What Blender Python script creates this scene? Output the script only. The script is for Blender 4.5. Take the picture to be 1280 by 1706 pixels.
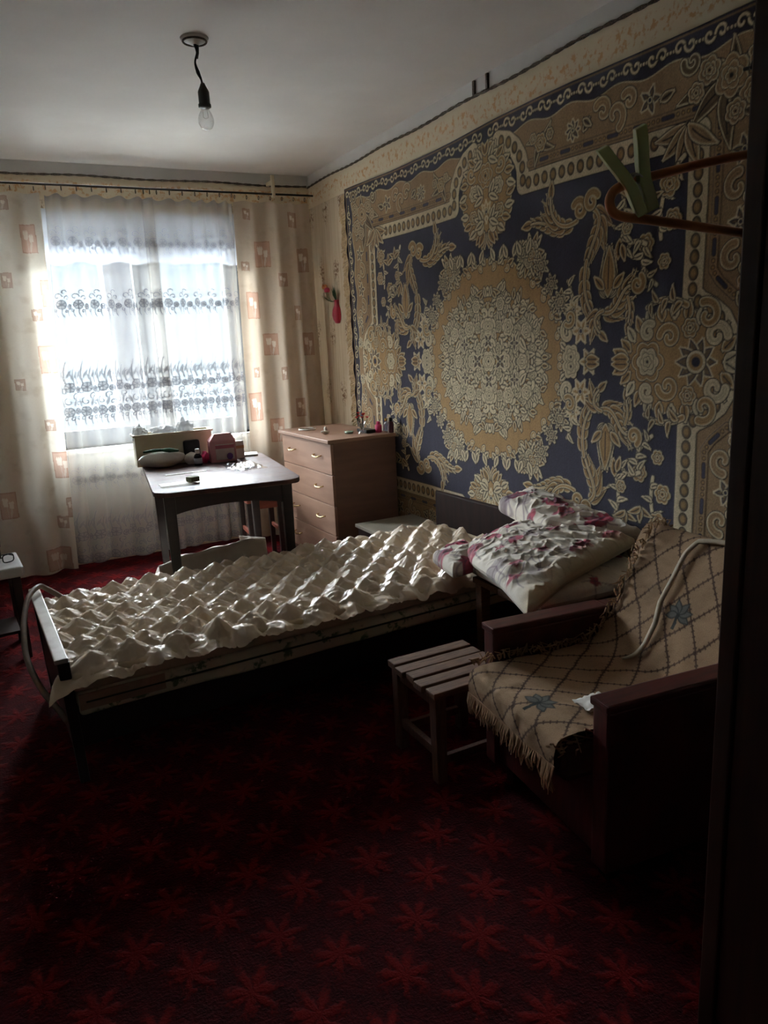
import bpy, bmesh, math, random
import numpy as np
from mathutils import Matrix, Vector, noise as mnoise

random.seed(7); RNG = np.random.default_rng(11)
for o in list(bpy.data.objects): bpy.data.objects.remove(o, do_unlink=True)
scene = bpy.context.scene
C = scene.collection

# ------------------------------------------------------------------ camera, sky, exposure
CAM_R = Matrix(((0.88422086, 0.14772958, -0.44309079),
                (-0.46446337, 0.17804429, -0.86751023),
                (-0.04926714, 0.97287008, 0.22604546)))
cam = bpy.data.cameras.new('camera'); cam_o = bpy.data.objects.new('camera', cam); C.objects.link(cam_o)
cam_o.matrix_world = Matrix.Translation((0, 0, 1.40)) @ CAM_R.to_4x4()
cam.sensor_fit = 'HORIZONTAL'; cam.sensor_width = 36.0; cam.lens = 36.0 * 1232.73 / 1280.0
cam.clip_start = 0.05
scene.camera = cam_o

world = bpy.data.worlds.new('overcast_sky'); scene.world = world; world.use_nodes = True
bg = world.node_tree.nodes['Background']
bg.inputs['Color'].default_value = (0.70, 0.87, 1.0, 1)
bg.inputs['Strength'].default_value = .95

portal = bpy.data.lights.new('window_portal', 'AREA'); portal.shape = 'RECTANGLE'
portal.size = 1.46; portal.size_y = 1.5; portal.cycles.is_portal = True
po = bpy.data.objects.new('window_portal', portal); C.objects.link(po)
po.location = (0.965, 5.625, 1.525); po.rotation_euler = (math.radians(-90), 0, 0)

sun = bpy.data.lights.new('hazy_sun', 'SUN'); sun.energy = 125.0; sun.angle = math.radians(95); sun.color = (.93, .97, 1.0)  # wide sun lamp added to brighten the room, standing in for bright overcast sky
so = bpy.data.objects.new('hazy_sun', sun); C.objects.link(so); so.location = (-1, 9, 6)
so.rotation_euler = Vector((.42, -1.0, -1.5)).to_track_quat('-Z', 'Y').to_euler()

vs = scene.view_settings
vs.view_transform = 'Standard'; vs.look = 'None'; vs.gamma = 1.0; vs.use_curve_mapping = False
vs.exposure = 0.6
scene.cycles.use_denoising = True
scene.cycles.max_bounces = 10; scene.cycles.diffuse_bounces = 8
scene.cycles.transparent_max_bounces = 16
scene.cycles.transmission_bounces = 8
scene.cycles.sample_clamp_indirect = 6.0
scene.cycles.caustics_reflective = False; scene.cycles.caustics_refractive = False

WX, WY, CZ = 2.235, 5.32, 2.575       # right wall, window wall, ceiling

# ------------------------------------------------------------------ helpers
def lin(c):
    c = np.asarray(c, float) / 255.0
    return np.where(c <= 0.04045, c / 12.92, ((c + 0.055) / 1.055) ** 2.4)
def L4(c): return tuple(float(v) for v in lin(c)) + (1.0,)

class S:
    """tiny node-expression wrapper"""
    def __init__(s, nt, sock): s.nt, s.k = nt, sock
    def _m(s, op, a=None, b=None):
        n = s.nt.nodes.new('ShaderNodeMath'); n.operation = op
        for i, v in enumerate((s, a, b)):
            if v is None: continue
            if isinstance(v, S): s.nt.links.new(v.k, n.inputs[i])
            else: n.inputs[i].default_value = v
        return S(s.nt, n.outputs[0])
    def __add__(s, o): return s._m('ADD', o)
    def __sub__(s, o): return s._m('SUBTRACT', o)
    def __mul__(s, o): return s._m('MULTIPLY', o)
    def __truediv__(s, o): return s._m('DIVIDE', o)
    def fract(s): return s._m('FRACT')
    def floor(s): return s._m('FLOOR')
    def sin(s): return s._m('SINE')
    def abs(s): return s._m('ABSOLUTE')
    def pow(s, o): return s._m('POWER', o)
    def sqrt(s): return s._m('SQRT')
    def max(s, o): return s._m('MAXIMUM', o)
    def min(s, o): return s._m('MINIMUM', o)
    def atan2(s, o): return s._m('ARCTAN2', o)
    def step(s, a, b):
        n = s.nt.nodes.new('ShaderNodeMapRange'); n.interpolation_type = 'SMOOTHSTEP'
        s.nt.links.new(s.k, n.inputs[0]); n.inputs[1].default_value = a; n.inputs[2].default_value = b
        return S(s.nt, n.outputs[0])

def new_mat(name):
    m = bpy.data.materials.new(name); m.use_nodes = True
    nt = m.node_tree; b = nt.nodes['Principled BSDF']
    return m, nt, b
def coords(nt, kind='Object', scale=None):
    t = nt.nodes.new('ShaderNodeTexCoord')
    if scale is None: return t.outputs[kind]
    mp = nt.nodes.new('ShaderNodeMapping'); mp.inputs['Scale'].default_value = scale
    nt.links.new(t.outputs[kind], mp.inputs[0]); return mp.outputs[0]
def noise_node(nt, vec, scale, detail=4, rough=.55):
    n = nt.nodes.new('ShaderNodeTexNoise'); n.inputs['Scale'].default_value = scale
    n.inputs['Detail'].default_value = detail; n.inputs['Roughness'].default_value = rough
    nt.links.new(vec, n.inputs['Vector']); return n.outputs['Fac']
def mixc(nt, fac, a, b):
    n = nt.nodes.new('ShaderNodeMix'); n.data_type = 'RGBA'
    for sock, v in ((n.inputs[0], fac), (n.inputs[6], a), (n.inputs[7], b)):
        if isinstance(v, S): v = v.k
        if isinstance(v, bpy.types.NodeSocket): nt.links.new(v, sock)
        else: sock.default_value = v
    return n.outputs[2]
def bump_into(nt, b, h, strength=.3, dist=.01):
    n = nt.nodes.new('ShaderNodeBump'); n.inputs['Strength'].default_value = strength; n.inputs['Distance'].default_value = dist
    nt.links.new(h.k if isinstance(h, S) else h, n.inputs['Height']); nt.links.new(n.outputs[0], b.inputs['Normal'])
def M(name, rgb, rough=.6, rgb2=None, ns=12, stretch=(1, 1, 1), metal=0, spec=.5, bump=0, bs=60, sheen=0, coat=0):
    m, nt, b = new_mat(name)
    v = coords(nt, 'Object', stretch)
    f = noise_node(nt, v, ns)
    c2 = rgb2 if rgb2 is not None else tuple(max(0, x * .86) for x in rgb)
    nt.links.new(mixc(nt, S(nt, f).step(.3, .7), L4(rgb), L4(c2)), b.inputs['Base Color'])
    b.inputs['Roughness'].default_value = rough; b.inputs['Metallic'].default_value = metal
    b.inputs['Specular IOR Level'].default_value = spec
    b.inputs['Sheen Weight'].default_value = sheen; b.inputs['Coat Weight'].default_value = coat
    if bump: bump_into(nt, b, noise_node(nt, v, bs), bump, .005)
    return m
def attr_mat(name, rough=.8, sheen=0, bump=0, bs=300, translucent=0, spec=.3, stretch=(1, 1, 1)):
    m, nt, b = new_mat(name)
    a = nt.nodes.new('ShaderNodeAttribute'); a.attribute_name = 'Col'
    v = coords(nt, 'Object', stretch); f = noise_node(nt, v, bs, 3)
    nt.links.new(mixc(nt, S(nt, f).step(.25, .8) * .3, a.outputs['Color'], (0.02, .018, .015, 1)), b.inputs['Base Color'])
    b.inputs['Roughness'].default_value = rough; b.inputs['Sheen Weight'].default_value = sheen
    b.inputs['Specular IOR Level'].default_value = spec
    if bump: bump_into(nt, b, f, bump, .003)
    if translucent:
        t = nt.nodes.new('ShaderNodeBsdfTranslucent'); nt.links.new(a.outputs['Color'], t.inputs[0])
        mx = nt.nodes.new('ShaderNodeMixShader'); mx.inputs[0].default_value = translucent
        nt.links.new(b.outputs[0], mx.inputs[1]); nt.links.new(t.outputs[0], mx.inputs[2])
        nt.links.new(mx.outputs[0], nt.nodes['Material Output'].inputs[0])
    return m
def clear_mat(name, tint=(1, 1, 1), rough=.03, refl=.5):
    m, nt, b = new_mat(name); nt.nodes.remove(b)
    t = nt.nodes.new('ShaderNodeBsdfTransparent'); t.inputs[0].default_value = tuple(tint) + (1,)
    g = nt.nodes.new('ShaderNodeBsdfGlossy'); g.inputs['Roughness'].default_value = rough
    lw = nt.nodes.new('ShaderNodeLayerWeight'); lw.inputs[0].default_value = .35
    f = S(nt, lw.outputs['Facing']) * refl + .04
    mx = nt.nodes.new('ShaderNodeMixShader'); nt.links.new(f.k, mx.inputs[0])
    nt.links.new(t.outputs[0], mx.inputs[1]); nt.links.new(g.outputs[0], mx.inputs[2])
    nt.links.new(mx.outputs[0], nt.nodes['Material Output'].inputs[0]); return m

def tag(o, label, cat, group=None, kind=None):
    if label: o['label'] = label
    if cat: o['category'] = cat
    if group: o['group'] = group
    if kind: o['kind'] = kind
    return o
def thing(name, label, cat, loc, group=None):
    o = bpy.data.objects.new(name, None); o.empty_display_size = .05
    C.objects.link(o); o.location = loc
    return tag(o, label, cat, group)
def link(name, me, m, parent=None):
    o = bpy.data.objects.new(name, me); C.objects.link(o)
    if m is not None: me.materials.append(m)
    if parent is not None:
        o.parent = parent
        p, T = parent, Matrix.Identity(4)
        inv = Matrix.Identity(4)
        while p is not None:                      # only translations are used on parents
            inv = Matrix.Translation(-Vector(p.location)) @ inv if p.type == 'EMPTY' else inv
            p = p.parent
        if parent.type == 'EMPTY': o.matrix_parent_inverse = inv
    return o
def obj(name, bm, m, parent=None, bevel=0, smooth=False, seg=2):
    if bevel:
        bmesh.ops.bevel(bm, geom=list(bm.edges), offset=bevel, segments=seg, affect='EDGES', profile=.6, clamp_overlap=True)
    bmesh.ops.recalc_face_normals(bm, faces=bm.faces)
    me = bpy.data.meshes.new(name); bm.to_mesh(me); bm.free()
    if smooth: me.shade_smooth()
    return link(name, me, m, parent)
def NB(): return bmesh.new()
def FR(o=(0, 0, 0), a=0.0):
    """local frame: translation + rotation about z (degrees)"""
    return Matrix.Translation(o) @ Matrix.Rotation(math.radians(a), 4, 'Z')
I4 = Matrix.Identity(4)
def box(bm, lo, hi, T=I4):
    x0, y0, z0 = lo; x1, y1, z1 = hi
    v = [bm.verts.new(T @ Vector(p)) for p in ((x0,y0,z0),(x1,y0,z0),(x1,y1,z0),(x0,y1,z0),(x0,y0,z1),(x1,y0,z1),(x1,y1,z1),(x0,y1,z1))]
    for f in ((0,3,2,1),(4,5,6,7),(0,1,5,4),(1,2,6,5),(2,3,7,6),(3,0,4,7)): bm.faces.new([v[i] for i in f])
    return bm
def hexa(bm, bot, top, T=I4):
    """two quads (4 points each) -> solid; tapered legs, leaning boards"""
    v = [bm.verts.new(T @ Vector(p)) for p in list(bot) + list(top)]
    for f in ((0,3,2,1),(4,5,6,7),(0,1,5,4),(1,2,6,5),(2,3,7,6),(3,0,4,7)): bm.faces.new([v[i] for i in f])
    return bm
def taper(bm, cx, cy, z0, z1, s0, s1, T=I4, dx=0, dy=0):
    return hexa(bm, [(cx+dx-s0,cy+dy-s0,z0),(cx+dx+s0,cy+dy-s0,z0),(cx+dx+s0,cy+dy+s0,z0),(cx+dx-s0,cy+dy+s0,z0)],
                [(cx-s1,cy-s1,z1),(cx+s1,cy-s1,z1),(cx+s1,cy+s1,z1),(cx-s1,cy+s1,z1)], T)
def tube(bm, pts, r, n=10, T=I4, caps=True, smooth_path=0):
    pts = [T @ Vector(p) for p in pts]
    if smooth_path: pts = catmull(pts, smooth_path)
    rs = r if hasattr(r, '__len__') else [r] * len(pts)
    if len(rs) != len(pts): rs = list(np.interp(np.linspace(0, 1, len(pts)), np.linspace(0, 1, len(rs)), rs))
    up = None; rings = []
    for i, p in enumerate(pts):
        d = (pts[min(i+1, len(pts)-1)] - pts[max(i-1, 0)]).normalized()
        if up is None: up = d.orthogonal().normalized()
        up = (up - d * up.dot(d)).normalized(); w = d.cross(up)
        rings.append([bm.verts.new(p + (up * math.cos(2*math.pi*k/n) + w * math.sin(2*math.pi*k/n)) * rs[i]) for k in range(n)])
    for a, b in zip(rings, rings[1:]):
        for k in range(n): bm.faces.new((a[k], a[(k+1) % n], b[(k+1) % n], b[k]))
    if caps: bm.faces.new(rings[0][::-1]); bm.faces.new(rings[-1])
    return bm
def catmull(p, k):
    p = [Vector(q) for q in p]; out = []
    P = [p[0]*2-p[1]] + p + [p[-1]*2-p[-2]]
    for i in range(1, len(P)-2):
        a, b, c, d = P[i-1:i+3]
        for j in range(k):
            t = j / k
            out.append(.5*((2*b)+(c-a)*t+(2*a-5*b+4*c-d)*t*t+(3*b-a-3*c+d)*t**3))
    out.append(P[-2]); return out
def lathe(bm, prof, c=(0, 0, 0), n=20, T=I4, sx=1, sy=1):
    rings = []
    for r, z in prof:
        rings.append([bm.verts.new(T @ Vector((c[0]+sx*r*math.cos(2*math.pi*k/n), c[1]+sy*r*math.sin(2*math.pi*k/n), c[2]+z))) for k in range(n)])
    for a, b in zip(rings, rings[1:]):
        for k in range(n): bm.faces.new((a[k], a[(k+1) % n], b[(k+1) % n], b[k]))
    if prof[0][0] > 1e-5: bm.faces.new(rings[0][::-1])
    if prof[-1][0] > 1e-5: bm.faces.new(rings[-1])
    bmesh.ops.remove_doubles(bm, verts=bm.verts, dist=1e-6)
    return bm
def prism(bm, poly, z0, z1, T=I4):
    a = [bm.verts.new(T @ Vector((x, y, z0))) for x, y in poly]; b = [bm.verts.new(T @ Vector((x, y, z1))) for x, y in poly]
    n = len(poly); bm.faces.new(a[::-1]); bm.faces.new(b)
    for k in range(n): bm.faces.new((a[k], a[(k+1) % n], b[(k+1) % n], b[k]))
    return bm
def grid_mesh(name, P, col=None, close_u=False):
    """P: (m,n,3) vertex grid -> mesh with optional colours (m,n,3 linear)"""
    m, n = P.shape[:2]
    me = bpy.data.meshes.new(name)
    idx = np.arange(m*n).reshape(m, n)
    if close_u: idx = np.vstack([idx, idx[:1]])
    q = np.stack([idx[:-1, :-1], idx[1:, :-1], idx[1:, 1:], idx[:-1, 1:]], -1).reshape(-1, 4)
    me.vertices.add(m*n); me.vertices.foreach_set('co', P.reshape(-1).astype(np.float32))
    me.loops.add(q.size); me.loops.foreach_set('vertex_index', q.reshape(-1).astype(np.int32))
    me.polygons.add(len(q)); me.polygons.foreach_set('loop_start', np.arange(0, q.size, 4, dtype=np.int32))
    me.polygons.foreach_set('loop_total', np.full(len(q), 4, dtype=np.int32))
    me.update(calc_edges=True)
    if col is not None:
        ca = me.color_attributes.new('Col', 'FLOAT_COLOR', 'POINT')
        c4 = np.ones((m*n, 4), np.float32); c4[:, :col.shape[-1]] = col.reshape(m*n, -1)
        ca.data.foreach_set('color', c4.reshape(-1))
    me.shade_smooth()
    return me
def vnoise(x, y, s, seed=0, octv=3):
    """cheap smooth value noise on numpy arrays, about -1..1"""
    out = np.zeros(np.broadcast(x, y).shape); amp = 1.0; tot = 0
    for o in range(octv):
        r = np.random.default_rng(int(seed*10) + o*101); tab = r.random((64, 64))*2-1
        xs, ys = np.asarray(x)*s*2**o + 17.3*o, np.asarray(y)*s*2**o + 5.1*o
        xi, yi = np.floor(xs).astype(int), np.floor(ys).astype(int); fx, fy = xs-xi, ys-yi
        fx, fy = fx*fx*(3-2*fx), fy*fy*(3-2*fy)
        g = lambda a, b: tab[a % 64, b % 64]
        out = out + amp*((g(xi,yi)*(1-fx)+g(xi+1,yi)*fx)*(1-fy)+(g(xi,yi+1)*(1-fx)+g(xi+1,yi+1)*fx)*fy); tot += amp; amp *= .5
    return out/tot

# ------------------------------------------------------------------ painting on grids (woven, printed and lace patterns)
class Canvas:
    def __init__(s, x0, x1, y0, y1, d, base, ch=3):
        s.x0, s.y0, s.d = x0, y0, d
        s.xs = np.arange(x0, x1 + d*.5, d); s.ys = np.arange(y0, y1 + d*.5, d)
        s.X, s.Y = np.meshgrid(s.xs, s.ys, indexing='ij')
        s.c = np.zeros(s.X.shape + (ch,)); s.c[:] = base
        s.h = np.zeros(s.X.shape)
    def win(s, x, y, rx, ry=None):
        ry = rx if ry is None else ry
        i0 = max(0, int((x-rx-s.x0)/s.d)); i1 = min(len(s.xs), int((x+rx-s.x0)/s.d)+2)
        j0 = max(0, int((y-ry-s.y0)/s.d)); j1 = min(len(s.ys), int((y+ry-s.y0)/s.d)+2)
        if i1 <= i0 or j1 <= j0: return None
        return (slice(i0, i1), slice(j0, j1))
    def put(s, w, sd, layers):
        """layers: (offset, colour, height) painted one over another where sd < offset"""
        for off, col, h in layers:
            a = np.clip(.5 - (sd-off)/s.d, 0, 1)
            s.c[w] = s.c[w]*(1-a[..., None]) + np.asarray(col)*a[..., None]
            if h is not None: s.h[w] = s.h[w]*(1-a) + h*a
    def leaf(s, x, y, ang, ln, wd, layers, curve=0, vein=None):
        w = s.win(x, y, ln*1.25)
        if w is None: return
        ca, sa = math.cos(ang), math.sin(ang); dx, dy = s.X[w]-x, s.Y[w]-y
        a = dx*ca+dy*sa; b = -dx*sa+dy*ca - curve*(dx*ca+dy*sa)**2/ln
        t = np.clip(a/ln, 0, 1)
        sd = np.maximum((np.abs(b) - wd*np.sin(math.pi*t**.8))*.85, np.maximum(-a, a-ln))
        s.put(w, sd, layers)
        if vein is not None:
            s.put(w, np.maximum(np.abs(b)-.0015, np.maximum(ln*.15-a, a-ln*.8)), [(0.0015, vein, None)])
    def stroke(s, pts, r, layers):
        P = np.array([tuple(p)[:2] for p in pts], float); R = np.broadcast_to(np.asarray(r, float), (len(P),)) if np.ndim(r) == 0 or len(r) == len(P) else np.interp(np.linspace(0, 1, len(P)), np.linspace(0, 1, len(r)), r)
        mn, mx = P.min(0), P.max(0); pad = R.max()+.02
        w = s.win((mn[0]+mx[0])/2, (mn[1]+mx[1])/2, (mx[0]-mn[0])/2+pad, (mx[1]-mn[1])/2+pad)
        if w is None: return
        X, Y = s.X[w], s.Y[w]; sd = np.full(X.shape, 9.0)
        for (ax, ay), (bx, by), ra, rb in zip(P[:-1], P[1:], R[:-1], R[1:]):
            vx, vy = bx-ax, by-ay; L = vx*vx+vy*vy+1e-12
            t = np.clip(((X-ax)*vx+(Y-ay)*vy)/L, 0, 1)
            sd = np.minimum(sd, np.hypot(X-ax-t*vx, Y-ay-t*vy)-(ra+(rb-ra)*t))
        s.put(w, sd, layers)
    def disc(s, x, y, r, layers, ry=None):
        w = s.win(x, y, max(r, ry or 0)+.03)
        if w is None: return
        k = 1 if ry is None else r/ry
        s.put(w, np.hypot(s.X[w]-x, (s.Y[w]-y)*k)-r, layers)
    def flower(s, x, y, r, n, layers, depth=.25, rot=0, sharp=1):
        w = s.win(x, y, r*1.2+.03)
        if w is None: return
        dx, dy = s.X[w]-x, s.Y[w]-y; th = np.arctan2(dy, dx)+rot
        rr = r*(1-depth+depth*np.abs(np.cos(th*n/2))**sharp)
        s.put(w, np.hypot(dx, dy)-rr, layers)
def spiral(x, y, r0, r1, a0, turns, n=26):
    t = np.linspace(0, 1, n); a = a0 + turns*2*math.pi*t; r = r0+(r1-r0)*t
    return np.stack([x+r*np.cos(a), y+r*np.sin(a)], -1)
def bez(p0, p1, p2, p3=None, n=18):
    t = np.linspace(0, 1, n)[:, None]; p0, p1, p2 = map(np.array, (p0, p1, p2))
    if p3 is None: return (1-t)**2*p0+2*t*(1-t)*p1+t*t*p2
    p3 = np.array(p3); return (1-t)**3*p0+3*t*(1-t)**2*p1+3*t*t*(1-t)*p2+t**3*p3

# ------------------------------------------------------------------ shared materials
MT = {}
MT['white_paint'] = M('white_paint', (226, 226, 224), .6, (214, 213, 210), 3)
MT['ceiling'] = M('ceiling_whitewash', (238, 237, 234), .85, (228, 226, 222), 1.6, bump=.1, bs=40)
MT['frame_grey'] = M('weathered_grey_paint', (112, 116, 122), .7, (98, 102, 108), 9)  # even grey, darker than the white sill and panel
MT['rope'] = M('dark_rope', (52, 46, 44), .8, (110, 96, 80), 160)
MT['dark_wood'] = M('dark_wood', (46, 28, 24), .42, (30, 18, 16), 6, (1, 1, 12))
MT['black_wood'] = M('black_brown_wood', (26, 20, 18), .5, (18, 13, 12), 6, (8, 1, 1))
MT['red_wood'] = M('red_brown_lacquer', (88, 34, 32), .4, (58, 22, 22), 5, (2, 12, 2))
MT['table_side'] = M('table_brown', (44, 26, 24), .4, (30, 18, 18), 5, (1, 1, 10))
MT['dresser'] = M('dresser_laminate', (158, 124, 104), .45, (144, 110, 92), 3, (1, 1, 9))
MT['dresser_side'] = M('dresser_side_laminate', (126, 94, 80), .5, (114, 84, 72), 3, (1, 1, 9))  # same laminate with the shade of the side darkened into its colour
MT['brass'] = M('brass', (206, 178, 120), .25, (188, 158, 100), 30, metal=1)
MT['black_metal'] = M('black_metal', (22, 20, 20), .45, (14, 13, 13), 20)
MT['white_metal'] = M('white_enamel', (214, 212, 204), .35, (190, 186, 176), 14)
MT['stool_wood'] = M('stool_wood', (118, 82, 58), .75, (86, 58, 40), 8, (2, 18, 18), bump=.2)
MT['stool_leg'] = M('stool_leg_wood', (108, 70, 52), .65, (80, 50, 38), 8, (14, 14, 2))
MT['wardrobe'] = M('wardrobe_veneer', (58, 36, 26), .38, (42, 26, 20), 4, (14, 14, 1))
MT['glass'] = clear_mat('clear_glass', (.97, .98, .98), .02, .6)
MT['pane'] = clear_mat('window_glass', (.96, .98, .99), .02, .25)
MT['film'] = clear_mat('plastic_film', (.93, .94, .95), .12, .9)
MT['plastic_white'] = M('white_plastic', (226, 224, 216), .35, (214, 210, 200), 10)
MT['bag_white'] = M('white_bag_plastic', (222, 222, 220), .4, (205, 205, 203), 14, bump=.25, bs=50)
_nt = MT['bag_white'].node_tree; _t = _nt.nodes.new('ShaderNodeBsdfTranslucent'); _t.inputs[0].default_value = L4((216, 218, 220)); _x = _nt.nodes.new('ShaderNodeMixShader'); _x.inputs[0].default_value = .45
_nt.links.new(_nt.nodes['Principled BSDF'].outputs[0], _x.inputs[1]); _nt.links.new(_t.outputs[0], _x.inputs[2]); _nt.links.new(_x.outputs[0], _nt.nodes['Material Output'].inputs[0])
MT['sack'] = M('pale_sack', (204, 196, 184), .7, (188, 180, 168), 10, bump=.3, bs=30)
MT['cream_plastic'] = M('cream_plastic', (206, 196, 168), .45, (196, 184, 154), 6)
MT['black_plastic'] = M('black_plastic', (20, 20, 24), .4, (12, 12, 14), 20)
MT['pink'] = M('pink_plastic', (214, 60, 110), .4, (190, 44, 96), 12)
MT['green'] = M('green_plastic', (34, 92, 62), .4, (24, 70, 48), 14)
MT['paper'] = M('white_paper', (222, 220, 214), .75, (206, 203, 196), 12)

# ------------------------------------------------------------------ the room
def struct(name, bm, m, parent=None, bevel=0):
    o = obj(name, bm, m, parent, bevel)
    if parent is None: o['kind'] = 'structure'
    return o
# carpet with red starbursts
m, nt, b = new_mat('red_starburst_carpet')
sep = nt.nodes.new('ShaderNodeSeparateXYZ'); oc = coords(nt); nt.links.new(oc, sep.inputs[0])
ux, uy = S(nt, sep.outputs[0]), S(nt, sep.outputs[1])
n1 = S(nt, noise_node(nt, oc, 26, 3)); n2 = S(nt, noise_node(nt, oc, 130, 3)); n3 = S(nt, noise_node(nt, oc, 5, 3)); n4 = S(nt, noise_node(nt, oc, 48, 3))
star = None
for ox, oy in ((0, 0), (.5, .5)):
    px = ((ux + (n1-.5)*.03)/.21 + ox).fract() - .5
    py = ((uy + (n3-.5)*.04)/.25 + oy).fract() - .5
    r = (px*px+py*py).sqrt(); th = py.atan2(px)
    ray = ((th*6.5+n1*5).sin()*.5+.5)
    f = (r + (n2-.5)*.30 + (n4-.5)*.22 - ray*.17).step(.21, .0)
    star = f if star is None else star.max(f)
base = mixc(nt, n1.step(.35, .7), L4((38, 3, 7)), L4((60, 4, 10)))
base = mixc(nt, n2.step(.45, .75)*.6, base, L4((26, 3, 8)))
nt.links.new(mixc(nt, star, base, L4((90, 6, 8))), b.inputs['Base Color'])
b.inputs['Roughness'].default_value = .95; b.inputs['Specular IOR Level'].default_value = .1
b.inputs['Sheen Weight'].default_value = .15; b.inputs['Sheen Tint'].default_value = (.8, .1, .12, 1)
bump_into(nt, b, n2+star*.6, .6, .012)
MT['carpet'] = m
XL, YN = -1.15, -1.0
struct('floor', box(NB(), (XL, YN, -.05), (WX+.02, WY+.02, 0)), MT['carpet'])
struct('ceiling', box(NB(), (XL-.1, YN-.1, CZ), (WX+.2, WY+.4, CZ+.08)), MT['ceiling'])
# wallpaper
m, nt, b = new_mat('floral_wallpaper')
oc = coords(nt); sep = nt.nodes.new('ShaderNodeSeparateXYZ'); nt.links.new(oc, sep.inputs[0])
hx = S(nt, sep.outputs[0]) + S(nt, sep.outputs[1]); hz = S(nt, sep.outputs[2])
st = S(nt, noise_node(nt, coords(nt, 'Object', (14, 14, .7)), 3, 3))
col = mixc(nt, st.step(.3, .7), L4((212, 198, 174)), L4((196, 178, 150)))
row = (hz/.42).floor()
px = ((hx/.26 + row*.5).fract()-.5)*.26; pz = ((hz/.42).fract()-.5)*.42
spr = (px*px*1.6+pz*pz*.4).sqrt().step(.085, .03)
fine = S(nt, noise_node(nt, oc, 62, 3, .6)).step(.47, .57)
big = S(nt, noise_node(nt, oc, 17, 2)).step(.36, .52)
col = mixc(nt, spr*fine*big, col, L4((120, 86, 60)))
nt.links.new(col, b.inputs['Base Color']); b.inputs['Roughness'].default_value = .8
MT['wallpaper'] = m
m, nt, b = new_mat('wallpaper_border'); oc = coords(nt)
sep = nt.nodes.new('ShaderNodeSeparateXYZ'); nt.links.new(oc, sep.inputs[0]); hz = S(nt, sep.outputs[2])
f = S(nt, noise_node(nt, oc, 34, 4, .65)).step(.5, .62); e = (hz-2.425).abs().step(.055, .03)
nt.links.new(mixc(nt, f*e, L4((218, 204, 176)), L4((200, 156, 108))), b.inputs['Base Color']); b.inputs['Roughness'].default_value = .8
MT['border'] = m

wr = struct('wall_right', box(NB(), (WX, YN, 0), (WX+.12, WY+.3, CZ)), MT['wallpaper'])
struct('wall_left', box(NB(), (XL-.12, YN, 0), (XL, WY+.3, CZ)), MT['white_paint'])
struct('wall_near', box(NB(), (XL, YN-.12, 0), (WX, YN, CZ)), MT['white_paint'])
WO = (.24, 1.69, .79, 2.26)     # window opening x0 x1 z0 z1
bm = NB()
box(bm, (XL, WY, 0), (WX, WY+.3, WO[2])); box(bm, (XL, WY, WO[3]), (WX, WY+.3, CZ))
box(bm, (XL, WY, WO[2]), (WO[0], WY+.3, WO[3])); box(bm, (WO[1], WY, WO[2]), (WX, WY+.3, WO[3]))
struct('wall_far', bm, MT['wallpaper'])
# whitewashed band under the ceiling, papered border, dark rope
ZR = 2.50
struct('trim_1', box(NB(), (WX-.006, YN, ZR), (WX, WY, CZ)), MT['white_paint'])
struct('trim_2', box(NB(), (XL, WY-.006, ZR), (WX-.006, WY, CZ)), MT['white_paint'])
struct('trim_3', box(NB(), (WX-.003, YN, ZR-.145), (WX, WY, ZR)), MT['border'])
struct('trim_4', box(NB(), (XL, WY-.003, ZR-.145), (WX-.003, WY, ZR)), MT['border'])
def rope(name, a, b, r=.006):
    a, b = Vector(a), Vector(b); n = int((b-a).length/.03); bm = NB()
    d = (b-a).normalized(); u = d.orthogonal().normalized(); w = d.cross(u)
    for ph in (0, math.pi):
        tube(bm, [a.lerp(b, i/n)+(u*math.cos(i*1.3+ph)+w*math.sin(i*1.3+ph))*r*.6+Vector((0,0,.004*math.sin(i*.23))) for i in range(n+1)], r*.75, 6)
    return struct(name, bm, MT['rope'])
rope('trim_5', (WX-.012, YN, ZR), (WX-.012, WY-.012, ZR))
rope('trim_6', (XL, WY-.012, ZR), (WX-.02, WY-.012, ZR))
for k, y in enumerate((3.195, 3.088)):
    struct('trim_%d' % (7+k), box(NB(), (WX-.018, y-.008, ZR+.005), (WX-.005, y+.008, CZ-.005)), MT['rope'], bevel=.002)

# window with casements, panes and sill
w1 = bpy.data.objects.new('window_1', None); C.objects.link(w1); w1.location = (.96, WY+.15, WO[2]); w1['kind'] = 'structure'
bm = NB(); x0, x1, z0, z1 = WO; ya, yb = WY+.12, WY+.19
for lo, hi in (((x0,ya,z0),(x1,yb,z0+.06)),((x0,ya,z1-.06),(x1,yb,z1)),((x0,ya,z0+.06),(x0+.06,yb,z1-.06)),((x1-.06,ya,z0+.06),(x1,yb,z1-.06))): box(bm, lo, hi)
obj('frame', bm, MT['frame_grey'], w1, .004)
obj('mullion', box(NB(), (1.0, ya-.005, z0+.06), (1.10, yb+.005, z1-.06)), MT['frame_grey'], w1, .004)
for a, c in ((x0+.06, 1.0), (1.10, x1-.06)):
    bm = NB()
    for lo, hi in (((a,ya+.01,z0+.06),(c,yb-.01,z0+.11)),((a,ya+.01,z1-.11),(c,yb-.01,z1-.06)),((a,ya+.01,z0+.11),(a+.045,yb-.01,z1-.11)),((c-.045,ya+.01,z0+.11),(c,yb-.01,z1-.11))): box(bm, lo, hi)
    obj('sash', bm, MT['frame_grey'], w1, .003)
    obj('pane', box(NB(), (a+.04, WY+.152, z0+.105), (c-.04, WY+.156, z1-.105)), MT['pane'], w1)
obj('lower_panel', box(NB(), (x0-.06, WY-.012, .02), (x1+.02, WY-.001, z0-.036)), MT['white_paint'], w1, .004)
obj('sill', box(NB(), (x0-.03, WY-.03, z0-.035), (x1+.03, WY+.13, z0)), MT['white_paint'], w1, .006)

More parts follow.
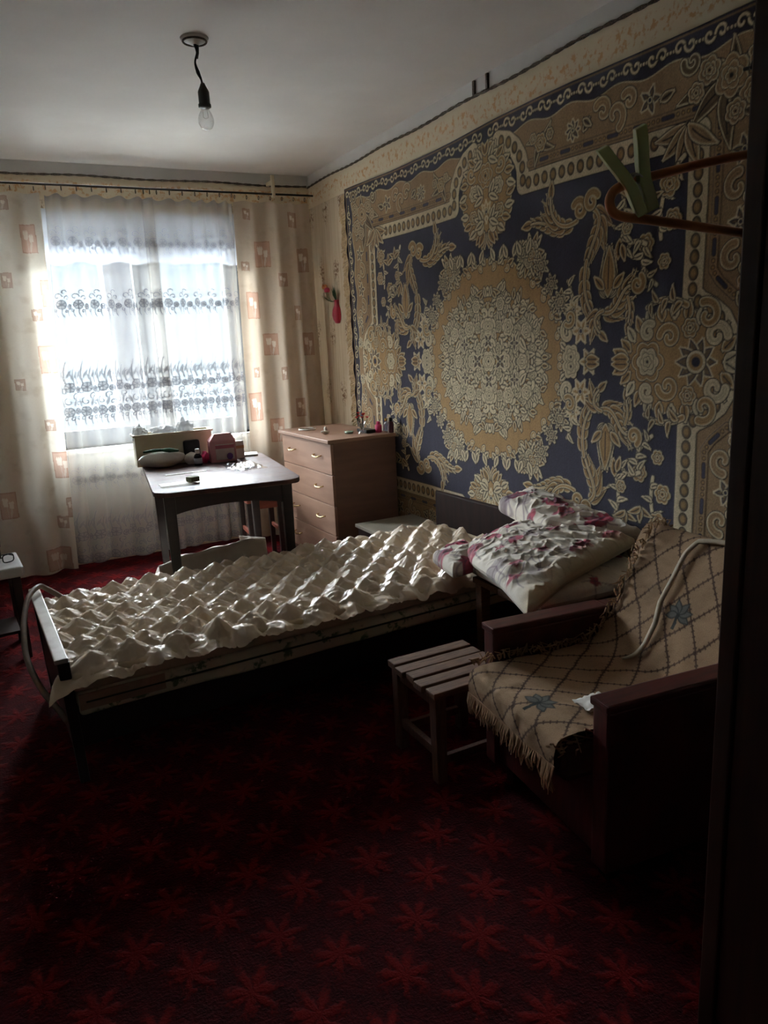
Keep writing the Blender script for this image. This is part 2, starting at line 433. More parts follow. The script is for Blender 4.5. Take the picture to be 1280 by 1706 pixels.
# outside: unseen pale slab added to bounce light onto the ceiling, and a post
mo = M('balcony_concrete', (236, 236, 232), .9, (226, 226, 222), 8)
struct('ground', box(NB(), (-6, WY+.30, -.15), (8, 12.8, -.01)), mo)
tag(obj('balcony_post', box(NB(), (.83, 5.93, -.01), (1.10, 6.15, 2.9)), M('grey_concrete', (74, 80, 92), .9, (64, 70, 82), 8), None, .01), 'grey concrete balcony post seen through the sheer curtain', 'post')
#PART2
# ------------------------------------------------------------------ curtains
def fold_grid(xt, xb, zt, zb, nf, amp, y0, nx, nz, seed=0, scallop=.012):
    u, v = np.meshgrid(np.linspace(0, 1, nx), np.linspace(0, 1, nz), indexing='ij')
    xa = xt[0]+(xt[1]-xt[0])*u; xc = xb[0]+(xb[1]-xb[0])*u
    ph = 2*math.pi*nf*(u + .05*np.sin(5*u+seed)) + seed + .5*v*np.sin(3*u+seed)
    e = .55+.45*v
    x = xa+(xc-xa)*v + .35*amp*np.cos(ph)*e
    y = y0 + amp*np.sin(ph)*e + .008*vnoise(u, v, 6, seed)
    top = zt - scallop*(1-np.cos(ph*1.0))*.5; bot = zb + .008*np.sin(ph*.5)
    return np.stack([x, y, top+(bot-top)*v], -1), u, v
# lace: thread density on small repeating tiles
PER = .115
def lace_tile(y0, y1, draw):
    cv = Canvas(0, PER-.0025, y0, y1, .0025, 0.0, 1)
    for k in (-1, 0, 1): draw(cv, k*PER)
    return cv
def lay(a): return [(0, (a,), None)]
def lace_flower(cv, x, y, r):
    cv.flower(x, y, r, 6, lay(.85), .28); cv.flower(x, y, r*.86, 6, lay(.62), .28)
    for k in range(6):
        a = k*math.pi/3+.5; cv.stroke([(x, y), (x+r*.85*math.cos(a), y+r*.85*math.sin(a))], .0022, lay(.95))
    cv.stroke(spiral(x, y, r*.9, r*.9, 0, 1, 20), .0024, lay(.95)); cv.disc(x, y, r*.25, lay(.9))
def lace_curl(cv, x, y, r, a0, t): cv.stroke(spiral(x, y, r, r*.25, a0, t, 18), .0034, lay(.9))
def d_single(cv, o):
    lace_flower(cv, o+.045, 0, .030); lace_flower(cv, o+.098, -.012, .019)
    lace_curl(cv, o+.028, .048, .024, 0, .8); lace_curl(cv, o+.080, .040, .018, 3, -.8); lace_curl(cv, o+.060, .072, .022, .3, .55)
    for dx in (.02, .05, .085): cv.stroke(bez((o+dx, -.028), (o+dx-.012, -.05), (o+dx+.006, -.075)), .0032, lay(.85))
    lace_curl(cv, o+.012, -.035, .012, 2, .9); lace_curl(cv, o+.070, -.042, .012, 0, .9)
def d_tall(cv, o):
    for dx, hgt in ((.03, .20), (.075, .165), (.105, .13)):
        cv.stroke(bez((o+dx, .06), (o+dx-.02, .12), (o+dx+.008, hgt)), [.005, .003], lay(.85))
        cv.leaf(o+dx, .09, 1.1, .07, .008, lay(.75)); cv.leaf(o+dx, .07, 2.0, .06, .008, lay(.75))
    lace_flower(cv, o+.05, .035, .033); lace_flower(cv, o+.105, .020, .022)
    lace_curl(cv, o+.02, .01, .022, 1, .9); lace_curl(cv, o+.085, -.02, .024, 4, -.9); lace_curl(cv, o+.04, -.055, .026, 2, .8); lace_curl(cv, o+.10, -.07, .018, 0, .9)
    cv.leaf(o+.065, -.09, 1.3, .07, .009, lay(.75)); cv.leaf(o+.015, -.09, 1.9, .06, .009, lay(.75))
    lace_flower(cv, o+.035, -.12, .032); lace_flower(cv, o+.092, -.118, .024)
    for dx in (.02, .055, .09): lace_curl(cv, o+dx, -.165, .014, 1, .9); cv.stroke(bez((o+dx+.01, -.15), (o+dx, -.18), (o+dx+.01, -.205)), .0032, lay(.85))
T1 = lace_tile(-.085, .10, d_single); T2 = lace_tile(-.21, .21, d_tall)
BANDS = [(2.095, T1, .8), (1.715, T1, 1), (1.165, T2, 1), (.60, T1, .8), (.185, T2, .95)]
def lace(xc, z):
    a = np.zeros(xc.shape)
    for zc, t, k in BANDS:
        j = np.round((z-zc-t.y0)/t.d).astype(int); ok = (j >= 0) & (j < len(t.ys))
        i = np.floor(np.mod(xc, PER)/t.d).astype(int) % len(t.xs)
        a = np.where(ok, np.maximum(a, k*t.c[i, np.clip(j, 0, len(t.ys)-1), 0]), a)
    return a
# sheer cloth: open weave lets light straight through, threads scatter it; embroidery is dense, its colour darkened to read as backlit
m, nt, b = new_mat('sheer_voile')
at = nt.nodes.new('ShaderNodeAttribute'); at.attribute_name = 'Col'
dens = S(nt, at.outputs['Fac'])
tr = nt.nodes.new('ShaderNodeBsdfTransparent'); tr.inputs[0].default_value = (1, 1, 1, 1)
tl = nt.nodes.new('ShaderNodeBsdfTranslucent'); df = nt.nodes.new('ShaderNodeBsdfDiffuse')
cc = mixc(nt, dens, L4((242, 240, 232)), L4((122, 124, 136)))
nt.links.new(mixc(nt, dens, L4((236, 238, 240)), L4((42, 44, 56))), tl.inputs[0]); nt.links.new(cc, df.inputs[0])
m1 = nt.nodes.new('ShaderNodeMixShader'); m1.inputs[0].default_value = .945
nt.links.new(tl.outputs[0], m1.inputs[1]); nt.links.new(df.outputs[0], m1.inputs[2])
m2 = nt.nodes.new('ShaderNodeMixShader'); nf_ = S(nt, noise_node(nt, coords(nt), 700, 1))
op = (dens*.56 + .42 + (nf_-.5)*.06); nt.links.new(op.k, m2.inputs[0])
nt.links.new(tr.outputs[0], m2.inputs[1]); nt.links.new(m1.outputs[0], m2.inputs[2])
nt.links.new(m2.outputs[0], nt.nodes['Material Output'].inputs[0]); MT['voile'] = m
def rings(parent, xs, z, y=5.2):
    me = None
    for x in xs:
        if me is None:
            o = obj('curtain_ring', tube(NB(), [(x+.0, y+.012*math.cos(a), z+.012*math.sin(a)-.004) for a in np.linspace(0, 2*math.pi, 13)], .0022, 5, caps=False), MT['rope'], parent)
            me, first, x00 = o.data, o, x
        else:
            o = first.copy(); C.objects.link(o); o.location = (x-x00, 0, 0)
def sheer(label, xt, xb, nf, seed, y0, s0):
    t = thing('sheer_curtain', label, 'curtain', ((xt[0]+xt[1])/2, 5.2, 0), 'sheer curtains')
    P, u, v = fold_grid(xt, xb, 2.375, .03, nf, .026, y0, 330, 800, seed, .02)
    w = (xt[1]-xt[0])*1.18
    d = lace(u*w+s0, P[..., 2])
    d = np.maximum(d, np.where((u < .006) | (u > .994) | (v > .996), .7, 0)); d = np.maximum(d, np.where(v < .012, .6, 0))
    link('cloth', grid_mesh('sheer_cloth', P, np.repeat(d[..., None], 3, 2)), MT['voile'], t)
    rings(t, np.linspace(xt[0]+.01, xt[1]-.01, 8), 2.405)
sheer('white sheer curtain embroidered with flowers, hanging beside the drape at the picture edge', (.452, 1.09), (.335, 1.05), 6, .6, 5.215, 0)
sheer('white sheer curtain embroidered with flowers, hanging beside the drape near the room corner', (1.03, 1.63), (1.00, 1.585), 6, 2.1, 5.235, .03)
# printed drapes
PR, PB, PW = lin((196, 142, 118)), lin((150, 110, 88)), lin((238, 230, 218))
def drape(label, xt, xb, nf, seed, prints, tone):
    t = thing('printed_drape', label, 'curtain', ((xt[0]+xt[1])/2, 5.16, 0), 'printed drapes')
    P, u, v = fold_grid(xt, xb, 2.365, .02, nf, .028, 5.165, 240, 620, seed, .01)
    X, Z = P[..., 0], P[..., 2]
    col = np.zeros(X.shape+(3,)); base = lin(tone)
    f = np.clip(vnoise(X, Z, 5, 3)*.5+.5, 0, 1)[..., None]
    col[:] = base*(1-.25*f)+lin((184, 162, 134))*.25*f
    f2 = np.clip(vnoise(X, Z, 16, 9)*1.6-.35, 0, 1)[..., None]*.35; col = col*(1-f2)+lin((164, 142, 116))*f2
    for x, z, w, h, k in prints:
        dx, dz = (X-x)/w, (Z-z)/h
        inside = (np.abs(dx) < .5) & (np.abs(dz) < .5)
        c = PR if k else PB*.8+PR*.2
        col = np.where(inside[..., None], col*.42+c*.58, col)
        edge = inside & ((np.abs(dx) > .45) | (np.abs(dz) > .46)); col = np.where(edge[..., None], col*.6+PB*.4, col)
        for cx_, cz_, kk in ((-.16, .14, 1.0), (.17, .02, .85)):                 # two cupped tulips with stems and a leaf
            ex, ez = (dx-cx_)/kk, (dz-cz_)/kk
            cup = inside & (np.abs(ex) < .15*np.clip(1+1.2*ez, 0, 1.2)) & (ez > -.16) & (ez < .10+.07*np.abs(np.cos(ex*31)))
            col = np.where(cup[..., None], col*.2+PW*.8, col)
            stem = inside & (np.abs(dx-cx_*.4-(cx_*.6)*np.clip((dz+.5)/(cz_+.5), 0, 1)**2) < .022) & (dz < cz_-.15*kk); col = np.where(stem[..., None], col*.5+PW*.4, col)
        lf = inside & (np.hypot((dx-.10-(dz+.3)*.35)/.07, (dz+.28)/.17) < 1); col = np.where(lf[..., None], col*.5+PW*.45, col)
    link('cloth', grid_mesh('drape_cloth', P, col), MT['drape'], t)
    rings(t, np.linspace(xt[0]+.02, xt[1]-.02, 7), 2.398)
MT['drape'] = attr_mat('printed_drape_cloth', .85, translucent=.30, bs=600)
drape('cream drape printed with tulip squares, at the picture edge beside the window', (-.40, .415), (-.42, .325), 5, .3,
      [(.325, 2.10, .085, .165, 1), (.31, 1.655, .06, .07, 0), (.335, 1.385, .10, .17, 1), (.155, 1.24, .06, .07, 0), (.29, .975, .06, .07, 0), (.325, .72, .10, .17, 1),
       (.28, .345, .065, .08, 0), (.225, .105, .15, .15, 1), (.20, 2.30, .08, .08, 0), (.17, 1.86, .06, .09, 0), (.02, 1.55, .10, .17, 1), (-.1, 1.1, .06, .07, 0), (-.02, .5, .1, .17, 1), (.38, 1.78, .06, .16, 1), (.40, .98, .05, .12, 1), (.34, .44, .05, .13, 0)], (224, 218, 206))
drape('beige drape printed with tulip squares, hanging in the corner behind the dresser', (1.62, 2.17), (1.585, 2.19), 4, 1.4,
      [(1.795, 2.02, .10, .17, 1), (1.93, 1.85, .06, .09, 0), (1.695, 1.68, .10, .18, 1), (1.80, 1.41, .10, .15, 1), (1.655, .98, .10, .2, 1), (1.89, 1.20, .06, .09, 0), (1.66, 1.94, .06, .06, 0),
       (2.09, 1.98, .07, .16, 0), (2.02, 1.62, .06, .1, 0), (2.09, 1.40, .07, .16, 0), (1.99, .95, .07, .13, 0), (1.80, .80, .10, .17, 1), (1.70, 2.28, .06, .07, 0), (2.03, 2.25, .07, .1, 0), (1.68, 1.22, .05, .07, 0)], (206, 192, 174))
# short white valance on the window itself
P, u, v = fold_grid((.30, 1.66), (.30, 1.66), 2.30, 1.975, 9, .008, 5.298, 260, 60, 4.2, .0)
P[..., 2] += .008*np.sin(u*37)*v
m, nt, b = new_mat('valance_cotton'); f = noise_node(nt, coords(nt), 30)
nt.links.new(mixc(nt, f, L4((226, 228, 230)), L4((210, 214, 220))), b.inputs['Base Color']); b.inputs['Roughness'].default_value = .9
t2 = nt.nodes.new('ShaderNodeBsdfTranslucent'); t2.inputs[0].default_value = L4((150, 158, 172)); x2 = nt.nodes.new('ShaderNodeMixShader'); x2.inputs[0].default_value = .35
nt.links.new(b.outputs[0], x2.inputs[1]); nt.links.new(t2.outputs[0], x2.inputs[2]); nt.links.new(x2.outputs[0], nt.nodes['Material Output'].inputs[0])
tag(link('window_valance', grid_mesh('window_valance', P), m), 'short white valance across the top of the window behind the sheer curtains', 'valance')
t = thing('curtain_rod', 'thin dark curtain rod running along the top of the window wall', 'curtain rod', (1.0, 5.2, 2.42))
obj('rod', tube(NB(), [(XL+.02, 5.2, 2.42), (WX-.02, 5.2, 2.422)], .007, 10), MT['dark_wood'], t, smooth=True)
for x in (1.92, -.5):
    bm = NB(); box(bm, (x-.011, 5.185, 2.40), (x+.011, 5.21, 2.545)); box(bm, (x-.011, 5.20, 2.49), (x+.011, 5.31, 2.515)); obj('bracket', bm, MT['cream_plastic'], t, .004)

# ------------------------------------------------------------------ wall rug
NAVY, GOLD, STRAW, CREAM, DARK, TAN, OLIVE = [lin(c) for c in ((56, 53, 70), (170, 136, 90), (216, 200, 164), (212, 196, 162), (50, 44, 46), (158, 130, 96), (116, 98, 74))]
HU, HV = 1.56, 1.084
cv = Canvas(0, HU, 0, HV, .0035, NAVY)
def lg(fill=GOLD, e=STRAW, dk=True, h=1.0, t=1.0):
    l = [(.0085*t, DARK, .3)] if dk else []
    return l+[(.0045*t, e, h), (0, fill, h*.8), (-.006*t, fill*.62, h*.7), (-.009*t, fill*1.08, h*.85)]
def ls(h=1.0): return [(.004, DARK, .2), (0, STRAW, h)]
def lf(x, y, a, ln, wd, fill=GOLD, curve=0, vein=True, t=1.0): cv.leaf(x, y, a, ln, wd, lg(fill, t=t), curve, DARK*.9 if vein else None)
def rose(x, y, r, fill=GOLD, rot=0):
    cv.flower(x, y, r, 6, lg(fill), .22, rot); cv.flower(x, y, r*.70, 5, [(.003, DARK, .5), (0, STRAW, 1), (-.004, fill, .9)], .25, rot+.5)
    cv.flower(x, y, r*.40, 5, [(.003, DARK, .5), (0, STRAW, 1), (-.004, fill*.9, .9)], .25, rot)
    cv.disc(x, y, r*.13, [(0, DARK, .4)])
def daisy(x, y, r, n=6, dark=True, rot=0):
    for k in range(n):
        a = rot+2*math.pi*k/n; cv.leaf(x, y, a, r, r*.22, [(.0055, STRAW, .9), (0, (NAVY if dark else STRAW), .5), (-.004, (OLIVE if dark else GOLD), .8)])
    cv.disc(x, y, r*.24, [(.003, DARK, .3), (0, STRAW, 1), (-.004, NAVY, .6)])
def scr(x, y, r, a0, turns, w0=.009, fill=GOLD, r1=.25): cv.stroke(spiral(x, y, r, r*r1, a0, turns), [w0, w0*.5], lg(fill))
def branch(pts, w0, w1, leaves, size, fill=GOLD, side=0, flick=.7):
    P = np.array(pts); cv.stroke(P, [w0, w1], lg(fill))
    d = np.gradient(P, axis=0); A = np.arctan2(d[:, 1], d[:, 0])
    for k in range(leaves):
        i = int((k+.6)/leaves*(len(P)-1)); sg = (1 if k % 2 == 0 else -1) if side == 0 else side
        sc = size*(1-.35*k/leaves); lf(P[i, 0], P[i, 1], A[i]+sg*flick, sc, sc*.20, fill, sg*.5)
def acanth(x, y, a, ln, fill=GOLD, curl=.8):
    n = 7
    for k in range(n):
        f = (k-(n-1)/2)/((n-1)/2); lf(x, y, a+f*1.0, ln*(1-.35*abs(f)), ln*.13, fill, f*curl)
    lf(x, y, a, ln*1.05, ln*.12, fill)
# grounds
FRAME = [(.10, .985), (.17, .965), (.225, .925), (.262, .875), (.277, .83), (.279, .765), (1.221, .765), (1.221, .235), (1.25, .205), (1.30, .18), (1.345, .145), (1.372, .10), (1.385, .05), (1.388, 0)]
def inside(poly, X, Y):
    r = np.zeros(X.shape, bool); n = len(poly)
    for k in range(n):
        (xa, ya), (xb, yb) = poly[k], poly[(k+1) % n]
        if ya == yb: continue
        r ^= ((ya > Y) != (yb > Y)) & (X < (xb-xa)*(Y-ya)/(yb-ya)+xa)
    return r
ins = inside(FRAME + [(1.388, -.1), (-.1, -.1), (-.1, .985)], cv.X, cv.Y)
st = .5+.5*vnoise(cv.X, cv.Y*.03, 60, 5)
cv.c[~ins] = TAN
wob = .011*np.sin(cv.X*2*math.pi/.26)
outer = np.minimum((1.0+wob)-cv.Y, (1.478+.010*np.sin(cv.Y*2*math.pi/.24))-cv.X)     # >0 inside the tan band
full = (slice(None), slice(None))
cv.put(full, outer, [(.004, STRAW, 1), (0, DARK, .3), (-.004, NAVY, 0)])
# scroll running along the navy border
for k in range(13):
    x = .065+k*.12; sg = 1 if k % 2 else -1
    for dx, a0, tn in ((-.022, 0, .9), (.024, math.pi, .9)):
        cv.stroke(spiral(x+dx, 1.042, .024, .006, a0, tn*sg), .0045, ls())
    for q in (-1, 0, 1): cv.disc(x+.06+q*.014, 1.04, .005, ls())
for k in range(8):
    y = .06+k*.12; sg = 1 if k % 2 else -1
    for dy in (-.022, .024): cv.stroke(spiral(1.522, y+dy, .024, .006, math.pi/2+(math.pi if dy > 0 else 0), .9*sg), .0045, ls())
    for q in (-1, 0, 1): cv.disc(1.522, y+.06+q*.014, .005, ls())
e = np.minimum(HU-cv.X, HV-cv.Y); cv.put(full, e-.012, [(0, TAN*.8, .4), (-.006, NAVY, .4)])
# pearl band
cv.stroke(FRAME, .042, [(.004, DARK, .3), (0, CREAM, .7)])
def resample(P, step):
    P = np.array(P, float); s = np.r_[0, np.cumsum(np.hypot(*np.diff(P, axis=0).T))]; t = np.arange(step*.5, s[-1], step)
    return np.stack([np.interp(t, s, P[:, 0]), np.interp(t, s, P[:, 1])], -1)
for x, y in resample(FRAME, .0545): cv.disc(x, y, .017, [(.004, DARK, .3), (0, OLIVE, .6), (-.006, GOLD*.9, .9)], .021)
off = [(.325, .838), (1.28, .838), (1.30, .82), (1.30, .31), (1.33, .27), (1.39, .22)]
cv.stroke(off, .016, [(.003, DARK*1.3, .4), (0, TAN*1.06, .7)])
R_ = resample(off, .022)
for k, (x, y) in enumerate(R_):
    if k % 6 in (0, 1, 2): cv.disc(x, y, .0055, [(.003, DARK, .4), (0, GOLD, .8)])
    elif k % 6 == 4 and 0 < k < len(R_)-1: cv.stroke([R_[k-1], R_[k+1]], .006, [(.003, DARK, .4), (0, NAVY*1.6, .6)])
# tan band: flowers and hooked leaves
for x, y in ((.42, .905), (.72, .925)): pass
rose(.40, .905, .036); [lf(.40, .905, a, .085, .013, OLIVE, .4) for a in (.4, 2.6, 3.9, 5.5)]
rose(.40, .905, .034); rose(.46, .925, .020); rose(.35, .93, .02)
daisy(.60, .905, .040, 8); lf(.66, .89, .9, .05, .01, OLIVE); lf(.66, .93, -.6, .05, .01, OLIVE)
scr(.765, .935, .042, 2.5, -.8, .014, TAN*1.15); scr(.83, .905, .05, 5.2, .75, .013, TAN*1.15); scr(.90, .94, .035, 2.4, -.8, .012, TAN*1.15)
daisy(1.00, .915, .048, 5); lf(1.05, .90, .3, .06, .012, OLIVE)
for y, k in ((.62, 0), (.40, 1)):
    daisy(1.395, y+.05, .045, 5, rot=.5); scr(1.375, y-.06, .045, 1.5, .8, .013, TAN*1.15); scr(1.42, y-.10, .035, 4.5, .8, .012, TAN*1.15)
daisy(1.44, .25, .035, 6); daisy(1.45, .12, .03, 8); lf(1.42, .18, 1.9, .05, .01, OLIVE)
# corner bouquet
for a, ln in ((2.9, .20), (3.4, .17), (4.4, .19), (5.0, .15), (1.2, .12), (2.2, .15), (.4, .12), (5.7, .13)): lf(1.335, .885, a, ln, ln*.16, OLIVE, .35)
for x, y, r in ((1.335, .90, .062), (1.415, .83, .045), (1.25, .94, .040), (1.43, .94, .035), (1.355, .79, .035), (1.20, .885, .030)): rose(x, y, r, TAN*1.1, x*9)
scr(1.44, 1.01, .04, 0, .9, .010, OLIVE); scr(1.18, .985, .035, 3, .9, .010, OLIVE)
for a in (3.6, 4.0, 4.4, 4.9, 5.4): lf(1.175, .795, a, .14, .022, TAN*1.1, (a-4.5)*.3)
# spray of small flowers beside the pearl band
branch(bez((1.16, .70), (1.04, .62), (1.07, .44)), .004, .003, 5, .05, STRAW)
rose(1.10, .62, .042, GOLD, .3); rose(1.12, .50, .036, GOLD, 1); rose(1.00, .43, .036, GOLD, 2); rose(1.09, .36, .026, GOLD)
branch(bez((1.0, .43), (.95, .36), (1.06, .28)), .004, .003, 6, .045, STRAW); branch(bez((1.0, .43), (.92, .47), (.90, .40)), .004, .003, 3, .045, STRAW)
branch(bez((.86, .66), (.92, .56), (.87, .45)), .004, .003, 5, .05, STRAW); rose(.905, .50, .024); lf(.87, .46, -1.7, .07, .014); lf(.88, .44, -1.3, .06, .012)
for x, y in ((.93, .60), (1.01, .57)): [lf(x, y, 1.57+q, .060, .011, GOLD, q*.6) for q in (-.7, 0, .7)]
# acanthus corner: lobed plumes, a bud and scroll ends
def plume(ctrl, w0, size, n, fill=GOLD, curl=.9, both=True):
    P = bez(*ctrl, n=26); d = np.gradient(P, axis=0); A = np.arctan2(d[:, 1], d[:, 0])
    for k in range(n):
        t_ = (k+.5)/n; i = int(t_*25); sc = size*(.55+.75*math.sin(math.pi*min(1, t_*.9+.15)))*(1-.25*t_)
        for sg in ((1, -1) if both else (1,)):
            lf(P[i, 0], P[i, 1], A[i]+sg*.72, sc*1.4, sc*.27, fill, -sg*curl, True, .9)
    lf(P[-2, 0], P[-2, 1], A[-1], size*1.2, size*.26, fill, 0, True, .9)
    cv.stroke(P, [w0, w0*.45], [(.004, DARK, .3), (0, STRAW, 1), (-w0*.45, fill, .8)])
plume(((.58, .535), (.49, .535), (.43, .60), (.335, .588)), .009, .062, 6)
plume(((.63, .56), (.52, .52), (.455, .60), (.468, .675)), .010, .060, 6)
plume(((.71, .60), (.82, .55), (.70, .47), (.685, .36)), .010, .066, 6)
plume(((.69, .40), (.665, .30), (.69, .24), (.735, .185)), .009, .062, 5)
plume(((.775, .20), (.88, .15), (.87, .30), (.945, .285)), .010, .062, 6)
plume(((.79, .20), (.74, .19), (.73, .15), (.775, .115)), .008, .050, 3)
plume(((.92, .245), (.94, .20), (.93, .18), (.925, .15)), .007, .040, 3)
scr(.645, .602, .040, 2.6, -1.2, .012); scr(.712, .622, .040, .5, 1.1, .012); scr(.967, .290, .034, 1.0, -1.1, .010)
for q in (-.95, .95, -.6, .6, -.3, .3, 0): lf(.815, .255, math.pi/2+q, .185-.05*abs(q), .030, STRAW*.92 if abs(q) in (.3, .95) else GOLD, -q*1.3)
lf(.79, .285, 2.4, .07, .014); lf(.845, .285, .8, .07, .014)
# cartouches
def cartouche(f, rx, ry):
    w = full
    X, Y = f(cv.X, cv.Y); th = np.arctan2(Y/ry, X/rx)
    r = np.hypot(X/rx, Y/ry) - (1+.05*np.cos(th*14))
    cv.put(w, r*min(rx, ry), [(.010, DARK, .3), (.006, STRAW, 1), (0, GOLD, .8)])
cartouche(lambda X, Y: (X, Y-.775), .205, .215)
for k in range(12):
    a = -math.pi/2+k*math.pi/11; x, y = .195*math.cos(a), .775+.205*math.sin(a); lf(x*.86, .775+(y-.775)*.86, a+(.5 if a < 0 else -.4), .06, .014, GOLD if k % 2 else STRAW*.9)
for a in (-1.57, -1.25, -.9): lf(0.02, .61, a, .075, .017)
rose(0, .86, .055); daisy(0, .70, .05, 8, False); rose(.10, .80, .036, STRAW*.9); rose(.11, .69, .03); scr(.06, .63, .035, 1, .9, .008, STRAW*.9); scr(.12, .89, .035, 4, .9, .009)
for y in (.77, .66, .93): [lf(.03, y, q, .07, .012, STRAW*.9) for q in (.3, 1.0, -.4)]
cartouche(lambda X, Y: (X-1.15, Y), .255, .185)
for k in range(13):
    a = k*math.pi/12; lf(1.15+.215*math.cos(a), .155*math.sin(a), a+.5*math.cos(a), .065, .016, GOLD if k % 2 else STRAW*.9)
for a in (2.7, 3.14): lf(.93, .01, a, .085, .02)
rose(1.03, 0, .075); rose(1.03, 0, .05, STRAW*.9); daisy(1.25, 0, .085, 10); cv.disc(1.25, 0, .04, [(.004, DARK, .3), (0, STRAW, 1), (-.01, GOLD, .8), (-.022, NAVY, .5)])
scr(1.13, .09, .045, 3, -1, .012); scr(1.33, .09, .045, 0, 1, .012, STRAW*.9); scr(1.03, .11, .035, 1, 1, .010, STRAW*.9); rose(1.22, .12, .032)
branch(bez((1.20, .20), (1.10, .25), (1.02, .20)), .008, .004, 5, .05); scr(1.29, .16, .05, 2, -.9, .012)
# medallion
th = np.arctan2(cv.Y/.475, cv.X/.56); rr = np.hypot(cv.X/.56, cv.Y/.475)-(1+.018*np.cos(th*20))
cv.put(full, rr*.5, [(.009, DARK, .3), (.005, STRAW, 1), (0, GOLD*1.06, .5)])
for k in range(23):
    a = (k+.5)*math.pi/2/23; x, y = .548*math.cos(a), .463*math.sin(a)
    lf(x, y, a+(1.0 if k % 2 else -.8), .046, .010, STRAW*.9 if k % 3 else GOLD)
    if k % 3 == 0: scr(x*.975, y*.975, .016, a*3, .9, .004, GOLD)
def cluster(x, y, r, n, seed):
    g = np.random.default_rng(seed)
    for k in range(n*2): a = 2*math.pi*k/(2*n)+g.random()*.3; lf(x+.3*r*math.cos(a), y+.3*r*math.sin(a), a, r*(.8+.4*g.random()), r*.17, STRAW*.92 if k % 2 else GOLD)
    for k in range(n): a = 2*math.pi*k/n+g.random(); rose(x+.5*r*math.cos(a), y+.5*r*math.sin(a), r*.30, STRAW*.9, k)
    rose(x, y, r*.38, GOLD)
cluster(.335, .465, .075, 6, 3); cluster(.27, .485, .036, 4, 8); cluster(.405, .41, .038, 4, 9); cluster(.535, .25, .042, 5, 4); cluster(.475, .33, .03, 4, 6)
branch(bez((.56, .10), (.66, .20), (.58, .33)), .006, .003, 8, .055, STRAW*.95)
daisy(.665, .125, .055, 6, False); daisy(.715, 0, .055, 6, False); daisy(.62, .215, .04, 6, False); rose(.605, .02, .05, STRAW*.9); lf(.70, .01, 0, .07, .016); scr(.585, .12, .05, 1, .9, .010, STRAW*.9); scr(.595, .18, .035, 4, 1, .008)
for k in range(6): lf(.06+k*.05, .475, 1.2 if k % 2 else 2.0, .06, .013, STRAW*.92); 
# dense bouquet inside the medallion
g = np.random.default_rng(21)
for rad in (.93, .80, .66, .52, .38, .24):
    n = max(3, int(13*rad))
    for k in range(n):
        a = (k+.5)/n*math.pi/2; x, y = .44*rad*math.cos(a), .345*rad*math.sin(a)
        for q in range(2): lf(x, y, g.random()*6.28, .05+.025*g.random(), .012+.004*g.random(), STRAW*1.0 if g.random() < .75 else GOLD, g.random()-.5)
        if (k+int(rad*10)) % 3 == 0: rose(x, y, .026+.01*g.random(), STRAW*.95, a)
        elif (k+int(rad*10)) % 3 == 1: scr(x, y, .026, g.random()*6, .9, .006, STRAW)
for x, y, r in ((.0, .0, .05), (.13, 0, .045), (0, .17, .04), (.27, .0, .035), (.16, .16, .04), (.30, .14, .035), (.10, .27, .03)): rose(x, y, r, STRAW, x*20)
daisy(.095, 0.0, .045, 4, True, .78); daisy(0, .10, .04, 4, True, .78); daisy(.21, .085, .035, 4, True)
for k in range(14):
    a = (k+.5)*math.pi/28; q = .97+.07*math.sin(k*2.4); lf(.425*q*math.cos(a), .33*q*math.sin(a), a+.9*math.sin(k*1.7), .04, .009, STRAW if k % 3 else GOLD)
# mirror the quarter, weave it
Q, Hh = cv.c, cv.h
full_c = np.concatenate([Q[:0:-1], Q], 0); full_c = np.concatenate([full_c[:, :0:-1], full_c], 1)
full_h = np.concatenate([Hh[:0:-1], Hh], 0); full_h = np.concatenate([full_h[:, :0:-1], full_h], 1)
us = np.r_[-cv.xs[:0:-1], cv.xs]; vs_ = np.r_[-cv.ys[:0:-1], cv.ys]; U, V = np.meshgrid(us, vs_, indexing='ij')
ab = vnoise(U, V*.02, 46, 31)*.5 + vnoise(U, V*.02, 9, 77)*.5
full_c = np.clip(full_c*(1+.22*ab[..., None]), 0, 1)
full_c *= (1+.10*RNG.standard_normal(U.shape))[..., None].clip(.6, 1.4)
yy = 3.10-U + .006*vnoise(V, U*.2, 2, 5); zz = 1.27+V+.010*np.sin(U*3.1+.4)*np.clip(V, 0, 1)
xx = WX-.016 - .0020*full_h - .007*(vnoise(U, V*.25, 3.2, 41)+.6)
rug = thing('wall_rug', 'large navy and gold woven rug with floral medallion hung on the wall', 'rug', (WX-.01, 3.10, .19))
MT['rug'] = attr_mat('woven_wool', .9, bump=.35, bs=420, sheen=.1, stretch=(1, 1, .25))
link('pile', grid_mesh('rug_pile', np.stack([xx, yy, zz], -1), full_c), MT['rug'], rug)
obj('backing', box(NB(), (WX-.012, 1.545, .20), (WX-.001, 4.655, 2.345)), M('rug_backing', (40, 38, 48), .9), rug)
obj('selvage', tube(NB(), [(WX-.02+.004*math.sin(k*.9), 4.664+.003*math.sin(k*.7), .19+k*.02175) for k in range(101)], .007, 6), M('rug_edge', (30, 28, 46), .9), rug)
bm = NB()
for k in range(240):
    z = .20+k*2.15/240; a = random.uniform(-.9, .2); ln = random.uniform(.075, .115)
    p0 = Vector((WX-.016, 4.662, z)); p2 = p0+Vector((random.uniform(-.004, .004), ln, -ln*.35+a*.02)); p1 = (p0+p2)/2+Vector((-.012, .004, random.uniform(-.005, .01)))
    p2.x = min(p2.x, WX-.006); tube(bm, [p0, p1, p2], [.005, .006, .003], 5)
fr = obj('fringe', bm, M('tan_fringe', (206, 184, 148), .9, (174, 148, 112), 50), rug); fr['kind'] = 'stuff'
